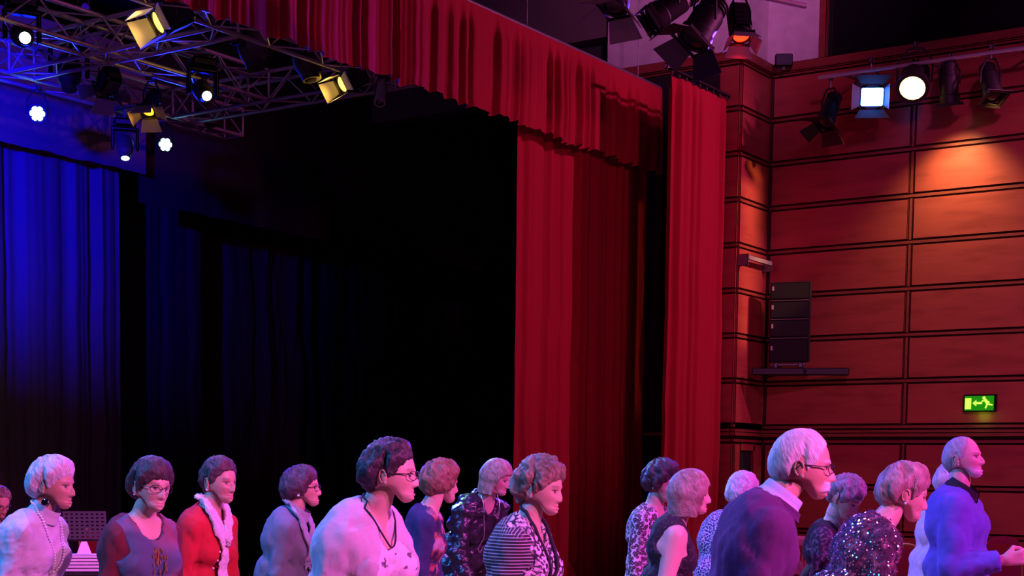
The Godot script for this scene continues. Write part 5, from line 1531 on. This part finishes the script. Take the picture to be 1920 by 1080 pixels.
	garment(P, "front_panel", M.ocelot, {"grow": 0.0175, "na": 0.01, "sleeve": [0.0, 0.0], "neck": 0.08, "dip": 0.06, "clips": [[-P.J.fw, -(P.J.chest.dot(P.J.fw) - 0.045)]], "label": "black and pale leopard print front"})
	f = neck_path(P, 0.3, 0.075, 36, 0.022)
	cord(P, "braided_necklace", f, 0.009, M.black_cloth)
	beads(P, "pendant", [f[18], f[18] - P.J.up * 0.03], 0.011, M.silver)
	# 9 dark hair leopard
	P = person("dark haired person in a leopard print blouse behind the sleeveless dancer", 1242, 904, 9.3, 36, {"skin": SK, "lean": 0, "hunch": 8, "neck": 16, "nod": 16, "look": -6, "tilt": 4, "hs": 1.0, "girth": 0.98, "bust": 1.0, "arms": [[-4, 10, 14, 0], [0, 8, 14, 0]], "hair": {"style": "cap", "color": Color(0.03, 0.014, 0.02), "tip": Color(0.08, 0.045, 0.05), "top": 0.036, "back": 0.034, "side": 0.026, "front": 0.02, "curl": 0.010, "curl_f": 14.0, "seed": 9.0}})
	P.B = torso_bones(P.J, P.o)
	garment(P, "blouse", M.leopard, {"grow": 0.013, "na": 0.014, "neck": 0.08, "dip": 0.05})
	# 10 sleeveless
	P = person("person with a straight blonde bob in a sleeveless black lace top", 1294, 925, 8.2, 4, {"skin": Color(0.58, 0.37, 0.3), "lean": 4, "hunch": 10, "neck": 18, "nod": 4, "look": -4, "hs": 1.0, "girth": 1.12, "bust": 1.15, "arm": 1.35, "nose": 1.1, "arms": [[-12, 9, 16, 0], [4, 8, 18, 0]], "hair": {"style": "bob", "color": Color(0.34, 0.20, 0.15), "tip": Color(0.68, 0.5, 0.42), "top": 0.020, "back": 0.024, "side": 0.02, "front": 0.012, "drop": 0.03, "curl": 0.0015, "seed": 10.0}})
	P.B = torso_bones(P.J, P.o)
	garment(P, "sleeveless_top", M.lace_dark, {"grow": 0.010, "na": 0.008, "sleeve": [0.0, 0.0], "neck": 0.08, "dip": 0.03})
	# 11 mosaic print
	P = person("white haired person seen from behind in a blue and white print blouse", 1393, 927, 9.0, -48, {"skin": SK2, "lean": 6, "hunch": 14, "neck": 24, "nod": 10, "look": 0, "hs": 1.0, "girth": 1.08, "bust": 1.0, "arms": [[-2, 10, 14, 0], [0, 8, 14, 0]], "hair": {"style": "short", "color": Color(0.76, 0.74, 0.76), "tip": Color(0.92, 0.9, 0.92), "top": 0.026, "back": 0.02, "side": 0.014, "front": 0.014, "curl": 0.006, "seed": 11.0}})
	P.B = torso_bones(P.J, P.o)
	garment(P, "blouse", M.mosaic, {"grow": 0.013, "na": 0.014, "neck": 0.09, "dip": 0.02})
	# 12 man in plum jumper
	P = person("white haired person with glasses and moustache in a plum jumper and blue collar", 1503, 874, 5.5, 2, {"male": true, "skin": Color(0.5, 0.27, 0.21), "lean": 7, "hunch": 14, "neck": 24, "nod": 4, "look": -4, "hs": 1.06, "girth": 1.14, "bust": 0.0, "belly": 1.1, "sw": 1.12, "arm": 1.15, "nose": 1.25, "glasses": true, "brow": Color(0.5, 0.48, 0.48), "stache": Color(0.55, 0.53, 0.53), "arms": [[-14, 8, 20, 0], [0, 8, 22, 0]], "legs_mat": M.navy_trousers, "hair": {"style": "man", "color": Color(0.78, 0.77, 0.79), "tip": Color(0.95, 0.94, 0.95), "top": 0.014, "back": 0.012, "side": 0.006, "front": 0.016, "curl": 0.0015, "seed": 12.0}})
	P.B = torso_bones(P.J, P.o)
	garment(P, "jumper", M.plum_knit, {"grow": 0.018, "na": 0.022, "nf": Vector3(80, 55, 80), "neck": 0.072, "dip": 0.01, "rise": 0.02})
	collar(P, "shirt_collar", M.pale_shirt, 0.07, 0.055, {"rise": 0.04, "open": 0.25})
	collar(P, "neckband", M.plum_knit, 0.079, 0.03, {"rise": 0.014})
	# 13 lace sleeves
	P = person("grey haired person looking down in a black dress with lace sleeves and pendant", 1584, 932, 8.6, 34, {"skin": SK2, "lean": 2, "hunch": 10, "neck": 16, "nod": 34, "look": -4, "hs": 1.0, "girth": 1.02, "bust": 1.05, "arms": [[-2, 11, 34, 14], [0, 8, 30, 0]], "hair": {"style": "fringe", "color": Color(0.22, 0.17, 0.2), "tip": Color(0.5, 0.45, 0.5), "top": 0.022, "back": 0.018, "side": 0.014, "front": 0.018, "curl": 0.008, "curl_f": 18.0, "seed": 13.0}})
	P.B = torso_bones(P.J, P.o)
	garment(P, "dress_bodice", M.black_cloth, {"grow": 0.012, "na": 0.008, "sleeve": [0.0, 0.0], "neck": 0.092, "dip": 0.04, "len": 0.2})
	garment(P, "lace_sleeves", M.lace, {"grow": 0.009, "na": 0.008, "neck": 0.092, "dip": 0.04})
	f = neck_path(P, 0.14, 0.05, 34, 0.018)
	cord(P, "chain", f, 0.0028, M.silver)
	beads(P, "pendant", [f[17], f[17] + Vector3(0.0, -0.012, 0)], 0.008, M.silver)
	# 14 sequins
	P = person("fair haired person leaning forward in a glittering sequin top", 1695, 926, 6.9, -2, {"skin": SK2, "lean": 16, "hunch": 18, "neck": 10, "nod": 14, "look": 0, "hs": 1.04, "girth": 1.1, "bust": 1.15, "arm": 1.12, "earring": 0.006, "nose": 1.15, "arms": [[-12, 11, 24, 0], [0, 8, 24, 0]], "hair": {"style": "swept", "color": Color(0.32, 0.18, 0.14), "tip": Color(0.68, 0.48, 0.44), "top": 0.030, "back": 0.022, "side": 0.018, "front": 0.026, "curl": 0.006, "curl_f": 14.0, "seed": 14.0}})
	P.B = torso_bones(P.J, P.o)
	garment(P, "sequin_top", M.sequin_base, {"grow": 0.012, "na": 0.014, "sleeve": [0.9, 0.0], "sleeve_grow": 0.012, "neck": 0.08, "dip": 0.03, "after": sequins.bind(P)})
	# 15 blue shirt
	P = person("bearded person with cropped grey hair in a bright blue shirt holding up a fist", 1805, 860, 8.0, 26, {"male": true, "skin": Color(0.54, 0.33, 0.27), "lean": -3, "hunch": 6, "neck": 6, "nod": -8, "look": -8, "hs": 0.98, "girth": 1.16, "bust": 0.0, "belly": 1.15, "sw": 1.1, "arm": 1.2, "nose": 1.1, "brow": Color(0.3, 0.26, 0.25), "beard": Color(0.55, 0.5, 0.5), "fist": 0, "arms": [[4, 16, 96, 20], [0, 8, 30, 6]], "legs_mat": M.navy_trousers, "hair": {"style": "bald", "color": Color(0.5, 0.47, 0.48), "tip": Color(0.62, 0.6, 0.6), "top": 0.004, "back": 0.007, "side": 0.006, "front": 0.004, "curl": 0.001, "seed": 15.0}})
	P.B = torso_bones(P.J, P.o)
	garment(P, "shirt", M.blue_shirt, {"grow": 0.018, "na": 0.022, "nf": Vector3(85, 75, 85), "neck": 0.07, "dip": 0.012, "sleeve": [1.0, 0.93], "sleeve_grow": 0.006})
	collar(P, "collar", M.black_shirt, 0.076, 0.05, {"rise": 0.032, "open": 0.2, "tilt": 0.5, "drop": 0.02})
	# 16 mostly hidden
	P = person("white haired person in a white shirt mostly hidden behind the blue shirted dancer", 1790, 905, 9.6, 10, {"skin": SK2, "lean": 2, "hunch": 12, "neck": 16, "hs": 1.0, "girth": 1.05, "bust": 0.9, "arms": [[-10, 10, 14, 0], [0, 8, 14, 0]], "hair": {"style": "short", "color": Color(0.76, 0.74, 0.76), "tip": Color(0.92, 0.9, 0.92), "top": 0.03, "back": 0.032, "side": 0.02, "front": 0.014, "curl": 0.004, "seed": 16.0}})
	P.B = torso_bones(P.J, P.o)
	garment(P, "shirt", M.white_cloth, {"grow": 0.014, "na": 0.014, "neck": 0.075, "dip": 0.02})
	# 17 at the edge
	P = person("bearded person with glasses in black beside the music stand", -4, 944, 11.5, 40, {"male": true, "skin": Color(0.46, 0.25, 0.16), "lean": 10, "hunch": 14, "neck": 18, "nod": 18, "look": 0, "hs": 1.0, "girth": 1.1, "bust": 0.0, "glasses": true, "beard": Color(0.05, 0.035, 0.03), "sit": true, "group": "people on the band stand", "hair": {"style": "man", "color": Color(0.2, 0.12, 0.08), "tip": Color(0.4, 0.28, 0.2), "top": 0.026, "back": 0.022, "side": 0.016, "front": 0.02, "curl": 0.006, "seed": 17.0}})
	P.B = torso_bones(P.J, P.o)
	garment(P, "shirt", M.black_shirt, {"grow": 0.012, "na": 0.01, "neck": 0.075, "dip": 0.03})
	run_jobs()

func sequins(top: MB, P: Dictionary):
	var v := top.v; var n := top.n
	var mb := MB.new()
	var r := RandomNumberGenerator.new(); r.seed = 99
	for k in v.size():
		if r.randf() > 0.6: continue
		var nn := (n[k] + Vector3(r.randf_range(-1, 1), r.randf_range(-1, 1), r.randf_range(-1, 1)) * 0.5).normalized()
		var x := nn.cross(Vector3(0.3, 0.9, 0.2)).normalized()
		var y := nn.cross(x)
		var c := v[k] + n[k] * 0.003 + Vector3(r.randf_range(-1, 1), r.randf_range(-1, 1), r.randf_range(-1, 1)) * 0.004
		var ps := []
		var rad := r.randf_range(0.003, 0.006)
		for q in 6: ps.append(c + (x * cos(TAU * q / 6) + y * sin(TAU * q / 6)) * rad)
		mb.poly(ps, nn)
	var o := part("sequins", mb, M.sequin, P.t)
	o.set_meta("kind", "stuff")

# ------------------------------------------------------------------ chairs and stands behind the dancers
func chair(label: String, top: Vector3, yaw: float, o := {}) -> Node3D:
	# top: middle of the back's top edge; yaw: the way the sitter faces, 0 along +z
	var ba := Basis(Vector3.UP, yaw)
	var h := 0.95
	var at := top - ba * Vector3(0, 0, -0.25); at.y = 0.0
	var t := thing("banquet_chair", label, "chair", at, ba, "banquet chairs behind the dancers")
	var fr := MB.new()
	var arch := []
	for k in 13:
		var a := PI * k / 12.0
		arch.append(Vector3(-cos(a) * 0.2, h - 0.13 + 0.12 * pow(sin(a), 0.6), -0.25))
	arch.push_front(Vector3(-0.2, 0.44, -0.2)); arch.append(Vector3(0.2, 0.44, -0.2))
	fr.tube(arch, 0.013, 8)
	part("back_frame", fr, M.gold, t)
	var pad := MB.new()
	var f := func(u: float, v: float) -> Vector3:
		var a := TAU * u
		var c := cos(a); var s := sin(a)
		var e := Vector2(signf(c) * pow(absf(c), 0.5), signf(s) * pow(absf(s), 0.5))
		var w := sin(PI * v)
		return Vector3(e.x * 0.183 * pow(w, 0.25), 0.71 + e.y * 0.2 * pow(w, 0.25), -0.235 + (0.5 - v) * 0.05)
	pad.grid(40, 8, f)
	part("backrest", pad, o.get("back", M.chair_red), t)
	var st := MB.new(); st.box(Vector3(0, 0.455, 0), Vector3(0.42, 0.07, 0.42), Basis(), 0.025); part("seat", st, M.chair_red, t)
	for sx in [-1.0, 1.0]:
		for sz in [-1.0, 1.0]:
			var lg := MB.new(); lg.tube([Vector3(sx * 0.19, 0.43, sz * 0.18), Vector3(sx * 0.205, 0.0, sz * 0.22)], 0.012, 8); part("leg", lg, M.gold, t)
	return t
func coat(label: String, top: Vector3, yaw: float, m: Material, w: float, ln: float):
	# a garment hung over a chair back
	var ba := Basis(Vector3.UP, yaw)
	var mb := MB.new()
	for s in [-1.0, 1.0]:
		mb.grid(26, 18, func(u: float, v: float) -> Vector3:
			var x := (u - 0.5) * 2.0
			var sag := 0.05 * x * x
			var spread := 1.0 + 0.25 * v
			var th: float = 0.022 * s * sqrt(minf(v * 10.0, 1.0)) + 0.03 * s * v
			return Vector3(x * w * spread, 0.012 - sag * (1.0 + v) - v * ln * (1.0 + 0.1 * sin(x * 7.0)), th + 0.018 * noise.get_noise_2d(x * 110.0, v * 30.0 + s * 90.0) * v))
	var o := solo("coat", mb, m, label, "coat")
	o.transform = Transform3D(ba, top)
func build_band():
	M.chair_red = cloth(lin(0.30, 0.014, 0.016), 0.8)
	var toward := atan2(-0.83, 0.56)
	var p := at_depth(183, 976, 16.2); p.y = 0.94
	chair("red chair with an arched gold frame next to the music stand", p, toward + 0.5)
	p = at_depth(326, 966, 17.4); p.y = 0.94
	chair("red chair with a gold rim between the maroon top and the red cardigan", p, toward + 2.6)
	p = at_depth(1692, 1000, 14.6); p.y = 0.94
	chair("red chair with a gold frame beyond the sequin top", p, toward - 0.35)
	p = at_depth(1500, 1010, 15.2); p.y = 0.94
	chair("red chair under the pink cloth", p, toward + 0.2)
	coat("pink cloth hung over a chair behind the lace sleeves", p + Vector3(0, 0.03, 0), toward + 0.2, cloth(lin(0.6, 0.22, 0.3)), 0.19, 0.42)
	p = at_depth(1882, 993, 15.8); p.y = 0.94
	chair("red chair under the crimson coat by the panelled wall", p, toward)
	coat("crimson coat hung over a chair by the panelled wall", p + Vector3(0, 0.03, 0), toward, cloth(lin(0.28, 0.008, 0.06)), 0.17, 0.6)
	# music stand with a perforated desk
	p = at_depth(158, 985, 11.4)
	var ms := thing("music_stand", "black perforated music stand beside the pearl necklace dancer", "music stand", Vector3(p.x, 0, p.z), Basis(Vector3.UP, toward + 0.35))
	var desk := MB.new()
	var bb := Basis(Vector3.RIGHT, -0.35)
	var c := Vector3(0, p.y, 0.05)
	desk.box(c + bb * Vector3(0, -0.115, 0.02), Vector3(0.32, 0.012, 0.05), bb)
	for r in 8: desk.box(c + bb * Vector3(0, -0.105 + r * 0.03, 0), Vector3(0.32, 0.019, 0.004), bb)
	for k in 9: desk.box(c + bb * Vector3(-0.15 + k * 0.0375, 0, 0), Vector3(0.018, 0.22, 0.0038), bb)
	part("desk", desk, M.black_metal, ms)
	var po := MB.new(); po.tube([Vector3(0, 0.2, 0), Vector3(0, p.y - 0.05, 0.02)], 0.012, 8); part("pole", po, M.black_metal, ms)
	for k in 3:
		var a := TAU * k / 3.0
		var lg := MB.new(); lg.tube([Vector3(0, 0.24, 0), Vector3(cos(a) * 0.26, 0.012, sin(a) * 0.26)], 0.009, 6); part("leg", lg, M.black_metal, ms)
	# table with sheets
	p = at_depth(158, 1048, 10.9)
	var tb := thing("side_table", "small dark table behind the pearl necklace dancer", "table", Vector3(p.x, 0, p.z), Basis(Vector3.UP, toward + 0.2))
	var tt := MB.new(); tt.box(Vector3(0, p.y - 0.1, 0), Vector3(0.5, 0.03, 0.36), Basis(), 0.006); part("table_top", tt, M.black_metal, tb)
	for sx in [-1.0, 1.0]:
		for sz in [-1.0, 1.0]:
			var lg := MB.new(); lg.tube([Vector3(sx * 0.21, p.y - 0.115, sz * 0.14), Vector3(sx * 0.21, 0, sz * 0.14)], 0.014, 8); part("leg", lg, M.black_metal, tb)
	var paper := mat(lin(0.7, 0.68, 0.68), 0.8)
	var st := thing("paper_stack", "stack of white sheets on the small dark table", "papers", Vector3(p.x, p.y - 0.085, p.z), Basis(Vector3.UP, toward + 0.2))
	for k in 5:
		var sm := MB.new(); sm.box(Vector3(0.004 * (k % 3 - 1), 0.012 + k * 0.024, 0.0), Vector3(0.3, 0.021, 0.22), Basis(Vector3.UP, 0.02 * (k % 3 - 1)), 0.002); part("sheet", sm, paper, st)
	var tc := MB.new()
	tc.poly([Vector3(-0.05, 0, 0.03), Vector3(0.05, 0, 0.03), Vector3(0.02, 0.09, 0), Vector3(-0.02, 0.09, 0)]); tc.poly([Vector3(0.05, 0, -0.03), Vector3(-0.05, 0, -0.03), Vector3(-0.02, 0.09, 0), Vector3(0.02, 0.09, 0)])
	tc.poly([Vector3(0.05, 0, 0.03), Vector3(0.05, 0, -0.03), Vector3(0.02, 0.09, 0)]); tc.poly([Vector3(-0.05, 0, -0.03), Vector3(-0.05, 0, 0.03), Vector3(-0.02, 0.09, 0)])
	var co := solo("tent_card", tc, paper, "folded white card standing on the stack of sheets", "card")
	co.transform = Transform3D(Basis(Vector3.UP, toward + 0.2), Vector3(p.x, p.y + 0.037, p.z))

func build_hall_wash():
	# red-magenta from high at the panelled side: curtains and the dancers' faces
	wash("magenta wash lamp hung on the panelled side of the hall", Vector3(16.3, 7.0, -2.0), Vector3(12.5, 3.6, -9.0), lin(1.0, 0.14, 0.6), 27.0, 40.0)
	wash("rose front lamp hung out in the hall", Vector3(3.0, 7.2, 7.2), Vector3(5.0, 0.9, -5.4), lin(1.0, 0.24, 0.62), 150.0, 15.0, 0.8, 0.2)
	wash("magenta front lamp hung out in the hall", Vector3(5.6, 7.2, 7.6), Vector3(7.4, 0.7, -3.0), lin(1.0, 0.07, 0.9), 205.0, 20.0, 0.8, 0.2)
	wash("magenta wash lamp hung over the dance floor", Vector3(13.5, 7.6, 2.0), Vector3(6.5, 1.2, -4.2), lin(1.0, 0.12, 0.8), 45.0, 30.0)
	wash("violet wash lamp hung behind the dancers", Vector3(6.0, 7.8, -7.4), Vector3(6.8, 1.4, -4.0), lin(0.42, 0.14, 1.0), 62.0, 50.0)
	wash("red wash lamp aimed at the panelled wall", Vector3(4.0, 8.0, 1.0), Vector3(17.4, 3.0, -3.5), lin(1.0, 0.15, 0.7), 66.0, 20.0, 1.0, 0.4)
	wash("blue wash lamp hung low upstage", Vector3(7.9, 5.4, -12.3), Vector3(11.5, 5.3, -16.0), lin(0.0, 0.0, 1.0), 165.0, 27.0, 1.0)
	wash("sky blue wash lamp hung on the far side of the hall", Vector3(0.5, 6.8, -8.5), Vector3(5.2, 1.2, -5.4), lin(0.04, 0.28, 1.0), 95.0, 24.0)
	wash("added red fill lamp aimed low at the stage curtains", Vector3(6.0, 4.6, 2.0), Vector3(15.2, 3.9, -9.2), lin(1.0, 0.1, 0.4), 26.0, 13.0, 0.9, 0.3)  # added fill, brightens the shadowed end of the red leg
	wash("added pink fill lamp aimed at the plaster above the pier", Vector3(8.0, 8.6, -2.0), Vector3(16.9, 8.0, -8.4), lin(1.0, 0.2, 0.75), 52.0, 14.0, 1.0, 0.3)  # added to brighten the plaster, no known lamp hangs here
	wash("added violet fill lamp inside the stage opening", Vector3(4.0, 7.4, -10.0), Vector3(12.0, 6.1, -12.8), lin(1.0, 0.3, 1.0), 6.0, 26.0, 1.0, 0.2)  # added to brighten the trusses in place of bounced light

func _ready():
	rng.seed = 5
	cam_basis = Basis(Vector3.UP, -0.976209) * Basis(Vector3.RIGHT, -0.0807795) * Basis(Vector3(0, 0, 1), 0.0119345)
	var cam := Camera3D.new()
	cam.name = "Camera"
	cam.projection = Camera3D.PROJECTION_FRUSTUM
	cam.near = 0.1; cam.far = 200.0
	cam.size = 0.1 * 1080.0 / F
	cam.frustum_offset = Vector2(0, 0.1 * (CY - 540.0) / F)
	add_child(cam)
	cam.transform = Transform3D(cam_basis, eye)
	cam.current = true
	var env := Environment.new()
	env.background_mode = Environment.BG_COLOR
	env.background_color = Color(0, 0, 0)
	env.tonemap_mode = Environment.TONE_MAPPER_LINEAR
	env.tonemap_exposure = 1.0
	env.sdfgi_enabled = true; env.ssao_enabled = true; env.ssil_enabled = true
	var we := WorldEnvironment.new(); we.name = "WorldEnvironment"; we.environment = env; add_child(we)
	make_materials()
	build_hall_wash()
	build_room()
	build_curtains()
	build_trusses()
	build_lamps()
	build_people()
	build_band()
